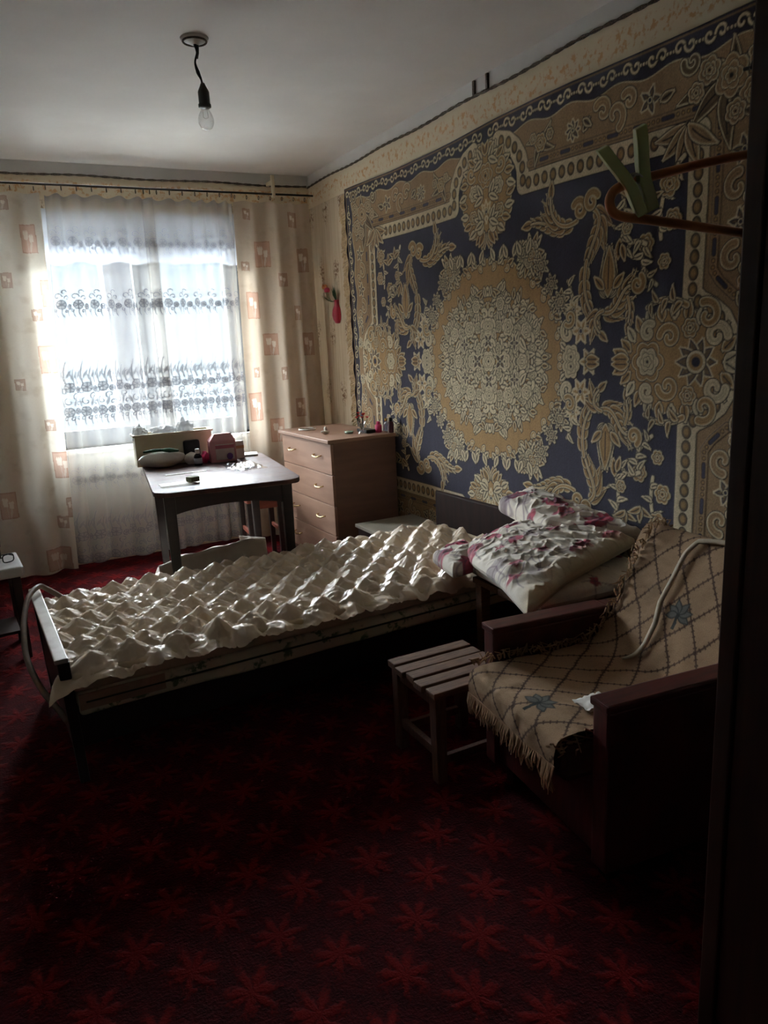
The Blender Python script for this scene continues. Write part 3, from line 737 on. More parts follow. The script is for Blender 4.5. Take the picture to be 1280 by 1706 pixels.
#PART3
# ------------------------------------------------------------------ bed
BT = FR((.05, 2.46, 0), 2.4)                       # x along the bed to the head, y across towards the window
bed = thing('bed', 'narrow dark wooden bed standing with its headboard against the rug', 'bed', (1.1, 2.9, 0))
BL, BW = 2.13, .87
obj('headboard', box(NB(), (BL-.035, .0, .10), (BL-.005, .935, .565), BT), M('headboard_veneer', (44, 26, 22), .7, (34, 20, 18), 4, (1, 8, 1), spec=.15), bed, .008)
for y in (.012, BW-.04): obj('side_rail', box(NB(), (.04, y, .125), (BL-.035, y+.03, .275), BT), MT['black_wood'], bed, .004)
obj('foot_panel', box(NB(), (.012, .04, .13), (.036, BW-.04, .40), BT), MT['black_wood'], bed, .004)
obj('slat_base', box(NB(), (.04, .045, .20), (BL-.04, BW-.045, .235), BT), MT['black_wood'], bed)
for x, y in ((.02, .02), (.02, BW-.01)): obj('leg', taper(NB(), x, y, 0, .437, .015, .019, BT, dx=.012), MT['black_wood'], bed, .004)
for y in (.03, BW-.03): obj('leg', taper(NB(), BL-.06, y, 0, .125, .018, .024, BT), MT['black_wood'], bed, .004)
obj('foot_rail', box(NB(), (-.006, -.005, .438), (.036, BW+.012, .454), BT), MT['white_metal'], bed, .004)
def slab(name, lo, hi, T, m, parent, seed, wob=.006, r=.018):
    bm = box(NB(), lo, hi, T); bmesh.ops.bevel(bm, geom=list(bm.edges), offset=r, segments=3, affect='EDGES', profile=.5)
    bmesh.ops.subdivide_edges(bm, edges=[e for e in bm.edges if e.calc_length() > .3], cuts=14, use_grid_fill=True)
    for v in bm.verts: v.co += Vector((0, 1, .6))*wob*mnoise.noise(v.co*5+Vector((seed, 0, 0)))
    return obj(name, bm, m, parent, smooth=True)
# two thin mattresses
m, nt, b = new_mat('green_floral_ticking'); oc = coords(nt)
f = S(nt, noise_node(nt, oc, 26, 3, .6)); gsp = S(nt, noise_node(nt, oc, 8, 2)).step(.45, .56)
col = mixc(nt, f.step(.5, .6)*gsp, L4((206, 202, 172)), L4((96, 120, 88)))
nt.links.new(col, b.inputs['Base Color']); b.inputs['Roughness'].default_value = .85
MT['ticking'] = m
mt_ = thing('mattress', 'thin mattress in green floral ticking lying directly on the bed base', 'mattress', (1.1, 2.9, .235), 'stacked bed mattresses')
slab('ticking', (.045, .0, .237), (BL-.045, BW+.0, .325), BT, MT['ticking'], mt_, 3)
obj('patch', box(NB(), (.05, -.006, .262), (.33, -.0015, .318), BT), M('beige_patch', (178, 152, 128), .9), mt_, .001)
tube_bm = tube(NB(), [(.07+k*.1, -.004, .288) for k in range(21)], .004, 6, BT); obj('piping', tube_bm, M('dark_green_piping', (58, 74, 54), .8), mt_)
pad = tag(slab('mattress_pad', (.035, -.012, .328), (BL-.04, BW+.01, .39), BT, M('beige_cotton', (206, 190, 160), .9, (186, 168, 138), 6), None, 8), 'beige cotton pad lying between the floral mattress and the quilted topper', 'mattress pad', 'stacked bed mattresses')
# pillowed satin topper: staggered tent-like cells
NXc, NYc, res = 27, 11, 17
LX, LY = 1.98, .90
u = np.linspace(0, 1, NXc*res+1); v = np.linspace(0, 1, NYc*res+1)
U, V = np.meshgrid(u, v, indexing='ij')
gx, gy = U*NXc + .10*vnoise(U*4, V*2, 5, 61), V*NYc + .10*vnoise(U*4, V*2, 5, 62)
best = np.zeros(U.shape)
gr = np.random.default_rng(5)
jit = gr.random((NXc+3, NYc+3, 4))
ci, cj = np.round(gx).astype(int), np.round(gy).astype(int)
for di in (-1, 0, 1):
    for dj in (-1, 0, 1):
        i, j = ci+di, cj+dj
        ok = ((i+j) % 2 == 0) & (i >= 0) & (j >= 0) & (i <= NXc) & (j <= NYc)
        J = jit[np.clip(i, 0, NXc+2), np.clip(j, 0, NYc+2)]
        px = gx-i-(J[..., 0]-.5)*.42; py = gy-j-(J[..., 1]-.5)*.42
        a_ = (J[..., 3]-.5)*.9; qx = px*np.cos(a_)-py*np.sin(a_); qy = px*np.sin(a_)+py*np.cos(a_)
        t_ = np.clip(1-np.abs(qx)**.9, 0, 1)*np.clip(1-np.abs(qy)**.9, 0, 1)
        t_ = t_*.62 + .38*np.clip(1-(np.hypot(qx, qy)/.85)**1.5, 0, 1)
        best = np.where(ok, np.maximum(best, t_*(.72+.4*J[..., 2])), best)
wr1 = 1-np.abs(vnoise(U*3+V, V*2-U, 15, 71, 2)); wr2 = 1-np.abs(vnoise(U*2, V*2.4+U, 24, 73, 2))
hgt = .054*best + (.009*(wr1**6) + .006*(wr2**7))*(1-.6*best) + .003*vnoise(U*3, V, 14, 64)
ed = np.minimum(np.minimum(V, 1-V)*LY, np.minimum(U, 1-U)*LX)
lx = .03+U*LX; ly = -.02+V*LY
drop = np.clip(1-V*LY/.07, 0, 1)**1.6; drop2 = np.clip(1-(1-V)*LY/.05, 0, 1)**1.6; drop3 = np.clip(1-U*LX/.06, 0, 1)**1.5
sc = .5+.5*np.cos(U*NXc*math.pi)
lz = .392 + hgt - drop*(.030+.035*sc) - drop2*.03 - drop3*.015*np.sin(V*9)
ly = ly - drop*(.012+.022*sc) + drop2*.012*sc
corner = np.clip(1-np.hypot(U*LX, V*LY)/.12, 0, 1); lx = lx-.075*corner; lz = lz-.035*corner; ly = ly-.02*corner
rot = math.radians(2.4); X = .05+lx*math.cos(rot)-ly*math.sin(rot); Y = 2.46+lx*math.sin(rot)+ly*math.cos(rot)
m, nt, b = new_mat('beige_satin'); oc = coords(nt); f = noise_node(nt, oc, 9)
nt.links.new(mixc(nt, f, L4((214, 196, 170)), L4((196, 176, 150))), b.inputs['Base Color'])
b.inputs['Coat Weight'].default_value = .35; b.inputs['Coat Roughness'].default_value = .2
b.inputs['Roughness'].default_value = .30; b.inputs['Sheen Weight'].default_value = .25; b.inputs['Specular IOR Level'].default_value = .55
bump_into(nt, b, noise_node(nt, oc, 45, 2), .10, .005); MT['satin'] = m
top = thing('mattress_topper', 'beige satin bubble topper with pointed air cells covering the bed', 'mattress topper', (1.05, 2.9, .39))
link('cells', grid_mesh('topper_cells', np.stack([X, Y, lz], -1)), MT['satin'], top)
# air hose at the foot end
hp = [(.15, 3.24, .40), (.08, 3.28, .455), (.045, 3.25, .482), (.0, 3.16, .465), (-.03, 3.02, .40), (-.035, 2.86, .33), (-.005, 2.70, .27), (.035, 2.58, .235), (.06, 2.53, .20)]
obj('air_hose', tube(NB(), hp, .011, 10, smooth_path=6), M('grey_hose', (132, 114, 100), .45, (112, 96, 84), 20), top, smooth=True)

# ------------------------------------------------------------------ quilts on a bench beside the bed
bench = thing('bench', 'pale wooden bench between bed and armchair, nearly hidden under the quilts', 'bench', (1.83, 2.12, 0))
BN = FR((1.90, 2.13, 0), -3)
for k in range(3): obj('plank', box(NB(), (-.29, -.28+k*.185, .415), (.28, -.10+k*.185, .44), BN), MT['stool_wood'], bench, .004)
for x in (-.26, .25):
    for y in (-.25, .24): obj('leg', taper(NB(), x, y, 0, .415, .018, .022, BN), MT['stool_wood'], bench, .003)
QC, QW, QP, QV = lin((236, 228, 214)), lin((212, 202, 186)), lin((176, 34, 78)), lin((104, 74, 100))
def quilt_mesh(name, corners, th, nx, ny, seed, bulge=.03, pucker=.009, droop=None, density=26, edgecream=False):
    A, B_, C_, D = [np.array(c, float) for c in corners]
    u = np.linspace(0, 1, nx); v = np.linspace(0, 1, ny); U, V = np.meshgrid(u, v, indexing='ij')
    base = (A*((1-U)*(1-V))[..., None]+B_*(U*(1-V))[..., None]+C_*(U*V)[..., None]+D*((1-U)*V)[..., None])
    e = np.clip(np.minimum(np.minimum(U, 1-U)*nx, np.minimum(V, 1-V)*ny)/(min(nx, ny)*.10), 0, 1)
    prof = np.sqrt(1-(1-e)**2)
    Xw, Yw = base[..., 0], base[..., 1]
    stripes = 1-np.abs(vnoise(Xw*1.0+Yw*.35, (Yw*1.2-Xw*.6)*.55, 30, seed, 2))
    cross = np.sin((Xw*.6+Yw)*2*math.pi/.10+vnoise(Xw, Yw, 8, seed+1)*1.5)
    pk = pucker*(.9*stripes**4 + .35*cross) + bulge*np.sin(math.pi*U)*np.sin(math.pi*V) + .010*vnoise(Xw, Yw, 4, seed+2)
    topz = base[..., 2] + th*.5*prof + pk*prof; botz = base[..., 2] - th*.5*prof
    if droop is not None: dz = droop(U, V); topz = topz+dz; botz = botz+dz
    P1 = np.stack([Xw, Yw, topz], -1); P2 = np.stack([Xw, Yw, botz], -1)
    col = np.zeros(U.shape+(3,)); col[:] = QC
    col = col*(1-.10*(1-stripes[..., None])) 
    g = np.random.default_rng(seed)
    for k in range(density):
        ux, vy = g.random(), g.random(); c = (A*(1-ux)*(1-vy)+B_*ux*(1-vy)+C_*ux*vy+D*(1-ux)*vy)
        r = .026+.030*g.random(); big = k % 3 != 0
        d = np.hypot(Xw-c[0], Yw-c[1]); th_ = np.arctan2(Yw-c[1], Xw-c[0])
        sh = r*(.75+.25*np.abs(np.sin(th_*2.5+k)))+.016*vnoise(Xw, Yw, 45, seed+k, 2)
        a = np.clip((sh-d)/.008, 0, 1)[..., None]
        cc = QP if big else QV
        tone = np.clip(.8+.6*vnoise(Xw, Yw, 70, seed+k+3, 2), .35, 1.7)[..., None]
        mixk = .9 if big else .5
        col = col*(1-a*mixk)+np.clip(cc*tone, 0, 1)*a*mixk
        for q in range(4):                                  # thin stems and leaves
            an = g.random()*6.28; L = r*(1.6+1.4*g.random())
            dx, dy = Xw-c[0], Yw-c[1]; al = dx*math.cos(an)+dy*math.sin(an); ac = -dx*math.sin(an)+dy*math.cos(an)+.25*np.sin(al*40)*.02
            a = (np.clip((.0045-np.abs(ac))/.004, 0, 1)*((al > 0) & (al < L)))[..., None]*.6; col = col*(1-a)+QV*a
    if edgecream:
        a = np.clip(1-V*ny/(ny*.13), 0, 1)[..., None]**.7; col = col*(1-a)+lin((222, 208, 178))*a
    return P1, P2, col
def closed(name, P1, P2, col):
    P = np.concatenate([P1, P2[:, ::-1]], 1); cc = np.concatenate([col, col[:, ::-1]], 1)
    return grid_mesh(name, P, cc)
MT['quilt'] = attr_mat('quilt_cotton', .8, bs=500, sheen=.1)
def quilt(name, label, cat, corners, th, nx, ny, seed, parent=None, **k):
    me = closed(name, *quilt_mesh(name, corners, th, nx, ny, seed, **k)); o = link(name, me, MT['quilt'], parent)
    if parent is None: tag(o, label, cat, 'bedding piled at the head of the bed')
    return o
quilt('folded_blanket', 'folded floral blanket under the white quilt, resting on the bench', 'blanket',
      [(1.56, 1.90, .478), (2.13, 1.86, .485), (2.15, 2.50, .485), (1.62, 2.46, .478)], .075, 120, 120, 5, bulge=.005, pucker=.005, density=14)
qd = thing('white_quilt', 'thick white quilt with crimson flowers folded over at the head of the bed', 'quilt', (1.85, 2.3, .5), 'bedding piled at the head of the bed')
quilt('lower_fold', '', '', [(1.455, 1.845, .535), (2.13, 2.03, .585), (2.16, 2.62, .575), (1.66, 2.62, .505)], .075, 240, 240, 12, qd, bulge=.030, pucker=.010,
      droop=lambda U, V: -.045*np.clip(1-np.hypot(U, V)/.35, 0, 1)-.04*np.clip((V-.75)/.25, 0, 1)*(1-U)*1.2, density=34, edgecream=True)
quilt('upper_fold', '', '', [(1.93, 2.33, .60), (2.175, 2.03, .60), (2.185, 2.74, .665), (1.99, 2.73, .625)], .07, 140, 200, 17, qd, bulge=.02, pucker=.009, density=16)
quilt('tucked_corner', '', '', [(1.52, 2.40, .475), (1.72, 2.38, .50), (1.74, 2.66, .50), (1.56, 2.62, .48)], .06, 90, 90, 23, qd, bulge=.02, pucker=.008, density=8)

# ------------------------------------------------------------------ slatted stool
ST = FR((1.222, 1.968, 0), 0); SH = .325
stool = thing('slatted_stool', 'small low wooden stool with five slats beside the armchair', 'stool', (1.215, 1.95, 0))
for k in range(5): obj('slat', box(NB(), (-.155-.008*(k % 2), -.155+k*.0635, SH-.022), (.155, -.155+k*.0635+.052, SH+.002*(k % 3)), ST), MT['stool_wood'], stool, .004)
for sx in (-1, 1):
    for sy in (-1, 1): obj('leg', taper(NB(), sx*.125, sy*.125, 0, SH-.022, .018, .020, ST), MT['stool_leg'], stool, .003)
    obj('apron', box(NB(), (sx*.125-.010, -.105, SH-.065), (sx*.125+.010, .105, SH-.022), ST), MT['stool_leg'], stool, .002)
    obj('stretcher', box(NB(), (sx*.125-.010, -.107, .085), (sx*.125+.010, .107, .115), ST), MT['stool_leg'], stool, .002)
for sy in (-1, 1): obj('stretcher', box(NB(), (-.107, sy*.125-.009, .06), (.107, sy*.125+.009, .088), ST), MT['stool_leg'], stool, .002)

# ------------------------------------------------------------------ armchair
AT = FR((1.19, 1.255, 0), -6.3)                    # x from the front to the back, y across to the far arm
chair = thing('armchair', 'dark red-brown wooden armchair with a fringed cover, beside the wardrobe', 'armchair', (1.6, 1.5, 0))
for y0, y1 in ((-.06, 0), (.49, .55)):
    arm = obj('arm', box(NB(), (0, y0, .06), (.80, y1, .505), AT), MT['red_wood'], chair, .006)
    bm = box(NB(), (-.006, y0-.006, .505), (.42, y1+.006, .527), AT); obj('armrest', bm, MT['red_wood'], chair, .006)
    bm = box(NB(), (.425, y0-.003, .500), (.80, y1+.003, .522), AT); obj('armrest', bm, MT['red_wood'], chair, .006)
obj('seat_base', box(NB(), (.015, .0, .075), (.60, .49, .30), AT), MT['red_wood'], chair, .006)
obj('seat_cushion', box(NB(), (-.075, .004, .30), (.56, .486, .405), AT), M('brown_upholstery', (70, 44, 36), .9), chair, .02)
hx = [(.385, .004, .36), (.50, .004, .33), (.50, .486, .33), (.385, .486, .36)]
obj('backrest', hexa(NB(), hx, [(.585, .004, .745), (.675, .004, .725), (.675, .52, .725), (.585, .52, .745)], AT), M('brown_back_upholstery', (70, 44, 36), .9), chair, .02)
for x in (.06, .70):
    for y in (.0, .47): obj('foot', box(NB(), (x-.02, y-.02, 0), (x+.02, y+.02, .075), AT), MT['black_wood'], chair, .003)
# woven cover: profile runs from the front hem over the seat, up the back and over its top
prof = catmull([Vector(p) for p in ((-.092, 0, .335), (-.094, 0, .385), (-.075, 0, .418), (.03, 0, .424), (.20, 0, .416), (.30, 0, .420), (.375, 0, .440), (.43, 0, .51), (.495, 0, .62), (.56, 0, .725), (.61, 0, .765), (.665, 0, .74), (.69, 0, .65))], 10)
pr = np.array([(p.x, p.z) for p in prof]); sl = np.r_[0, np.cumsum(np.hypot(*np.diff(pr, axis=0).T))]
def cover_pt(s, y): return np.interp(s, sl, pr[:, 0]), y, np.interp(s, sl, pr[:, 1])
s_ = np.linspace(0, sl[-1], 420); w_ = np.linspace(0, 1, 190); Sg, Wg = np.meshgrid(s_, w_, indexing='ij')
ylo = .004+.012*vnoise(s_, s_*0, 6, 3); yhi = .470+.014*vnoise(s_, s_*0, 7, 5)+.06*np.clip((s_-.70)/.25, 0, 1)
ylo = ylo + .03*np.clip(1-s_/.12, 0, 1)
Yg = ylo[:, None]+(yhi-ylo)[:, None]*Wg
px = np.interp(Sg, sl, pr[:, 0]); pz = np.interp(Sg, sl, pr[:, 1])
wk = .006*vnoise(Sg, Yg, 7, 91)+.003*vnoise(Sg, Yg, 22, 92)
nrm = np.gradient(pr, axis=0); nrm = np.stack([-nrm[:, 1], nrm[:, 0]], -1); nrm /= np.linalg.norm(nrm, axis=1, keepdims=True)+1e-9
nx_, nz_ = np.interp(Sg, sl, nrm[:, 0]), np.interp(Sg, sl, nrm[:, 1])
px = px+nx_*(wk+.004); pz = pz+nz_*(wk+.004)
Rm = np.array(AT.to_3x3()); P = np.stack([px, Yg, pz], -1) @ Rm.T + np.array(AT.translation)
cc = np.zeros(Sg.shape+(3,)); cc[:] = lin((166, 136, 106)); cc *= (1+.10*vnoise(Sg, Yg, 5, 4))[..., None]
BR = lin((66, 44, 36)); GAP = .088
for sg in (-1, 1):
    q = (Sg*.80+sg*Yg*1.0)/1.28+.012*vnoise(Sg, Yg, 6, 7+sg); along = (Sg*1.0-sg*Yg*.8)
    d = np.abs((q/GAP*1.0) % 1-.5)*GAP; wdt = .0028+.0035*(np.abs((along/.022) % 1-.5) < .13)
    a = np.clip((wdt-d)/.002+.5, 0, 1)[..., None]*.9; cc = cc*(1-a)+BR*a
def motif(s0, y0, k=1.0):
    global cc
    dS, dY = (Sg-s0)/k, (Yg-y0)/k
    for an in (-1.9, -1.2, -.45, .45, 1.2, 1.9):
        al = dS*math.cos(an)+dY*math.sin(an); ac = -dS*math.sin(an)+dY*math.cos(an)
        t_ = np.clip(al/.052, 0, 1); d = np.maximum(np.abs(ac)-.014*np.sin(math.pi*t_**.8), np.maximum(-al, al-.052))
        a = np.clip(.5-d/.003, 0, 1)[..., None]; cc = cc*(1-a)+lin((58, 60, 60))*a
        a = np.clip(.5-(d+.0045)/.003, 0, 1)[..., None]; cc = cc*(1-a)+lin((104, 104, 98))*a
    a = ((np.abs(dY) < .006) & (dS < 0) & (dS > -.05))[..., None]; cc = np.where(a, lin((52, 56, 54)), cc)
motif(.135, .186); motif(.71, .221, .95)
st_ = np.exp(-(((Sg-.74)/.05)**2+((Yg-.345)/.04)**2))[..., None]*.35; cc = cc*(1-st_)+lin((96, 78, 58))*st_
cov = thing('chair_cover', 'tan woven throw with brown lattice and black flowers draped over the armchair', 'throw', (1.5, 1.5, .42))
MT['cover'] = attr_mat('woven_throw', .92, bump=.3, bs=380)
link('cloth', grid_mesh('cover_cloth', P, np.clip(cc, 0, 1)), MT['cover'], cov)
bm = NB()
for k in range(120):                                                   # front fringe
    y = .025+.45*k/119; a = AT @ Vector((-.096, y, .345)); ln = .045+.025*random.random()+(.02 if k < 14 else 0)
    if k < 14: y -= .0
    tube(bm, [a, a+Vector((-.006+random.uniform(-.005, .004), random.uniform(-.008, .008), -ln*.5)), a+Vector((random.uniform(-.012, .01), random.uniform(-.014, .014), -ln))], [.0028, .0024, .0014], 4)
for k in range(130):                                                   # frayed edge along the far arm and up the back
    s0 = .10+k*.0072
    if s0 > sl[-1]-.1: break
    x, _, z = cover_pt(s0, 0); a = AT @ Vector((x-.006, .474+random.uniform(-.01, .01), z+.008))
    tube(bm, [a, a+Vector((random.uniform(-.02, .01), random.uniform(-.012, .006), .012+.016*random.random())), a+Vector((random.uniform(-.05, .02), random.uniform(-.02, .004), .004+.026*random.random()))], [.003, .0024, .0012], 4)
for k in range(26):                                                    # loose tuft at the near front corner
    a = AT @ Vector((-.085+.10*random.random()**2, .02+random.uniform(-.01, .02), .425-.05*random.random()))
    tube(bm, [a, a+Vector((random.uniform(-.03, .05), random.uniform(-.02, .01), random.uniform(0, .012))), a+Vector((random.uniform(-.02, .11), random.uniform(-.03, .015), random.uniform(-.03, .004)))], [.003, .0025, .0015], 4)
fr = obj('fringe', bm, M('tan_fringe_cotton', (180, 148, 114), .9, (150, 118, 88), 40), cov); fr['kind'] = 'stuff'
# pale strap lying over the back and the seat
sp = [(.955, .14), (.945, .216), (.930, .275), (.887, .290), (.806, .290), (.724, .294), (.661, .277), (.59, .274), (.536, .281), (.495, .291)]
pts = []
for s0, y in [tuple(q) for q in np.stack([np.interp(np.linspace(0, 9, 55), range(10), [p[0] for p in sp]), np.interp(np.linspace(0, 9, 55), range(10), [p[1] for p in sp])], -1)]:
    x, _, z = cover_pt(s0, 0); k = np.searchsorted(sl, s0); pts.append(AT @ Vector((x+nrm[min(k, len(nrm)-1)][0]*.016, y, z+nrm[min(k, len(nrm)-1)][1]*.016)))
bm = NB(); prev = None
for i, p in enumerate(pts):
    d = (pts[min(i+1, len(pts)-1)]-pts[max(i-1, 0)]).normalized(); n_ = Vector((-.7, 0, .7)); s = d.cross(n_).normalized(); n_ = s.cross(d)
    hw = .0095*(1 if i < 46 else max(.25, 1-(i-46)*.09)); th = .003
    ring = [bm.verts.new(p+s*hw*a+n_*th*c) for a, c in ((-1, -.4), (-.6, 1), (.6, 1), (1, -.4))]
    if prev:
        for k in range(4): bm.faces.new((prev[k], prev[(k+1) % 4], ring[(k+1) % 4], ring[k]))
    else: bm.faces.new(ring[::-1])
    prev = ring
bm.faces.new(prev)
tag(obj('strap', bm, M('pale_strap', (196, 184, 160), .8, (176, 162, 138), 40), None, smooth=True), 'long pale fabric strap lying across the back of the armchair cover', 'strap')
# crumpled tissue pack on the seat
bm = NB(); u, v = np.meshgrid(np.linspace(0, 1, 14), np.linspace(0, 1, 14), indexing='ij')
base = np.stack([.035+.085*u, .060+.075*v, .432+.010+.014*np.abs(vnoise(u, v, 3, 44))+.03*u*(1-v)], -1) @ Rm.T + np.array(AT.translation)
me = closed('tissue_pack', base, base-np.array([0, 0, .012])*np.clip(np.minimum(np.minimum(u, 1-u), np.minimum(v, 1-v))*8, .05, 1)[..., None], np.ones((14, 14, 3))*lin((206, 214, 230)))
tag(link('tissue_pack', me, MT['paper']), 'small white tissue pack lying on the armchair seat by its arm', 'tissue pack')
#PART4
# ------------------------------------------------------------------ dining table and its load
TT = FR((.95, 3.475, 0), -7)                         # x across, y away to the window, origin mid front edge
TZ, TL, TW = .75, 1.09, .355
table = thing('dining_table', 'dark brown table with rounded corners and glossy top before the window', 'table', (1.0, 4.0, 0))
def rrect(w, l, bow, n=9, r=.075):
    pts = []
    for cx, cy, a0 in ((w-r, r, -90), (w-r, l-r, 0), (-w+r, l-r, 90), (-w+r, r, 180)):
        for k in range(n): a = math.radians(a0+90*k/(n-1)); pts.append((cx+r*math.cos(a), cy+r*math.sin(a)))
    out = []
    for x, y in pts:
        t_ = 1-(x/w)**2; s_ = 1-((y-l/2)/(l/2))**2
        out.append((x+bow*s_*(1 if x > 0 else -1), y+bow*t_*(1 if y > l/2 else -1)))
    return out
m, nt, b = new_mat('worn_table_top'); v = coords(nt, 'Object', (2.2, 16, 1)); f = S(nt, noise_node(nt, v, 2.5, 5))
wv = S(nt, noise_node(nt, coords(nt), 7, 4))
nt.links.new(mixc(nt, f.step(.3, .7), L4((92, 62, 54)), L4((62, 40, 38))), b.inputs['Base Color'])
nt.links.new((wv.step(.35, .7)*.18+.42).k, b.inputs['Roughness']); b.inputs['Specular IOR Level'].default_value = .3; MT['table_top'] = m
obj('table_top', prism(NB(), rrect(TW, TL, .018), TZ-.024, TZ, TT), MT['table_top'], table, .006)
def arch(bm, p0, p1, th, z_top, z_end, rise, T):
    n = 14; p0, p1 = Vector(p0), Vector(p1); d = (p1-p0).normalized(); s = Vector((-d.y, d.x, 0))*th
    lo = []; hi = []
    for k in range(n+1):
        t_ = k/n; p = p0.lerp(p1, t_); zb = z_end+rise*math.sin(math.pi*t_)**.8
        lo.append([bm.verts.new(T @ Vector((p.x+o.x, p.y+o.y, zb))) for o in (s*.5, s*-.5)]); hi.append([bm.verts.new(T @ Vector((p.x+o.x, p.y+o.y, z_top))) for o in (s*.5, s*-.5)])
    for k in range(n):
        bm.faces.new((lo[k][0], lo[k+1][0], hi[k+1][0], hi[k][0])); bm.faces.new((lo[k][1], hi[k][1], hi[k+1][1], lo[k+1][1]))
        bm.faces.new((lo[k][0], lo[k][1], lo[k+1][1], lo[k+1][0])); bm.faces.new((hi[k][0], hi[k+1][0], hi[k+1][1], hi[k][1]))
    for k in (0, n): bm.faces.new((lo[k][0], hi[k][0], hi[k][1], lo[k][1]))
    return bm
LXs, LYs = (-.288, .288), (.085, TL-.085)
for a, c in (((-.262, .085, 0), (.262, .085, 0)), ((-.262, TL-.085, 0), (.262, TL-.085, 0)), ((-.288, .11, 0), (-.288, TL-.11, 0)), ((.288, .11, 0), (.288, TL-.11, 0))):
    obj('apron', arch(NB(), a, c, .022, TZ-.024, TZ-.125, .028, TT), MT['table_side'], table)
for x in LXs:
    for y in LYs: obj('leg', taper(NB(), x, y, 0, TZ-.024, .018, .027, TT), MT['table_side'], table, .004)
def at_t(x, y, z=0): return TT @ Vector((x, y, TZ+z))
# cream crate with white carrier bags in it
bx_ = thing('storage_crate', 'cream plastic crate full of white bags at the window end of the table', 'crate', tuple(at_t(-.13, .99)))
CT = FR((.905, 4.47, TZ), -4)
x0, x1, y0, y1, h = -.225, .215, -.055, .075, .175
for lo, hi, nm in (((x0,y0,0),(x1,y1,.008),'bottom'), ((x0,y0,.008),(x1,y0+.008,h),'side'), ((x0,y1-.008,.008),(x1,y1,h),'side'), ((x0,y0+.008,.008),(x0+.008,y1-.008,h),'side'), ((x1-.008,y0+.008,.008),(x1,y1-.008,h),'side')):
    obj(nm, box(NB(), lo, hi, CT), MT['cream_plastic'], bx_, .002)
bm = NB()
for lo, hi in (((x0-.01,y0-.01,h),(x1+.01,y0+.008,h+.012)),((x0-.01,y1-.008,h),(x1+.01,y1+.01,h+.012)),((x0-.01,y0+.008,h),(x0+.008,y1-.008,h+.012)),((x1-.008,y0+.008,h),(x1+.01,y1-.008,h+.012))): box(bm, lo, hi, CT)
obj('rim', bm, MT['cream_plastic'], bx_, .003)
def blob(name, c, r, m, parent=None, seed=0, amp=.25, freq=14, sub=4, T=I4, flat=None):
    bm = NB(); bmesh.ops.create_icosphere(bm, subdivisions=sub, radius=1)
    for v in bm.verts:
        n = mnoise.noise(v.co*freq*.12+Vector((seed*3.1, seed, 0)))+.6*abs(mnoise.noise(v.co*freq*.35+Vector((0, seed, 7))))
        v.co = v.co*(1+amp*n); v.co = Vector((v.co.x*r[0], v.co.y*r[1], v.co.z*r[2]))
        if flat is not None and v.co.z < flat: v.co.z = flat
        v.co = T @ (v.co+Vector(c))
    return obj(name, bm, m, parent, smooth=True)
for k, (x, y, r, lb) in enumerate(((-.185, .01, (.038, .045, .06), 'white carrier bag crumpled in the crate at its end towards the drape'), (-.05, .01, (.07, .05, .05), 'low white carrier bag spread in the middle of the crate'), (.07, .01, (.048, .048, .075), 'tall white carrier bag knotted in the crate nearest the pink carton'))):
    o = blob('carrier_bag', (x, y, h-.005), r, MT['bag_white'], None, 3+k, .45, 22, 4, CT); tag(o, lb, 'bag', 'carrier bags in the crate')
    # roll, remote, bottle, cartons
tag(blob('stuffed_bag', (.80, 4.33, TZ+.048), (.125, .06, .048), MT['plastic_white'], None, 2, .10, 12, 4, flat=-.046), 'rounded white plastic bag lying on the table before the crate', 'bag')
tag(blob('rolled_napkin', (.968, 4.32, TZ+.034), (.045, .035, .034), MT['paper'], None, 6, .12, 16, 4, flat=-.032), 'rolled white napkin beside the rounded bag on the table', 'napkin')
hb = thing('hairbrush', 'green hairbrush lying on top of the rounded white bag', 'hairbrush', (.80, 4.31, TZ+.095))
obj('handle', tube(NB(), [(.70, 4.33, TZ+.098), (.76, 4.31, TZ+.104), (.80, 4.30, TZ+.103)], [.006, .009, .008], 10, smooth_path=4), MT['green'], hb, smooth=True)
obj('head', tube(NB(), [(.80, 4.30, TZ+.103), (.84, 4.29, TZ+.100), (.89, 4.285, TZ+.092)], [.008, .014, .006], 10, smooth_path=4), MT['green'], hb, smooth=True)
sp_ = thing('black_speaker', 'small black rounded device standing before the cream crate', 'device', (.985, 4.375, TZ+.07))
obj('shell', box(NB(), (.94, 4.365, TZ), (1.035, 4.405, TZ+.135)), MT['black_plastic'], sp_, .016, seg=3)
obj('grille', box(NB(), (.955, 4.361, TZ+.075), (1.02, 4.366, TZ+.120)), MT['black_metal'], sp_, .004)
bt = thing('medicine_bottle', 'small dark medicine bottle with white cap before the black device', 'bottle', (.975, 4.26, TZ))
obj('glass', lathe(NB(), [(.001, 0), (.021, 0), (.023, .004), (.023, .052), (.018, .062), (.010, .068), (.010, .074)], (.985, 4.245, TZ), 20), M('dark_glass', (30, 26, 34), .15, (20, 16, 22), 5), bt, smooth=True)
obj('cap', lathe(NB(), [(.012, .070), (.013, .072), (.013, .094), (.010, .097), (.0, .097)], (.985, 4.245, TZ), 18), MT['plastic_white'], bt, smooth=True)
obj('paper_label', lathe(NB(), [(.0235, .012), (.0235, .044)], (.985, 4.245, TZ), 20), M('bottle_label', (196, 204, 214), .7), bt, smooth=True)
tag(blob('pink_pouch', (1.037, 4.285, TZ+.036), (.022, .026, .034), MT['pink'], None, 9, .25, 18, 4, flat=-.038), 'crumpled bright pink pouch between the bottle and the pink carton', 'pouch')
ct = thing('pink_carton', 'pink and white carton with gabled top on the table', 'carton', (1.15, 4.33, TZ))
KT = FR((1.145, 4.30, TZ), -6)
mp = M('carton_pink', (206, 150, 152), .6, (196, 138, 144), 10); mw = M('carton_white', (226, 214, 208), .6)
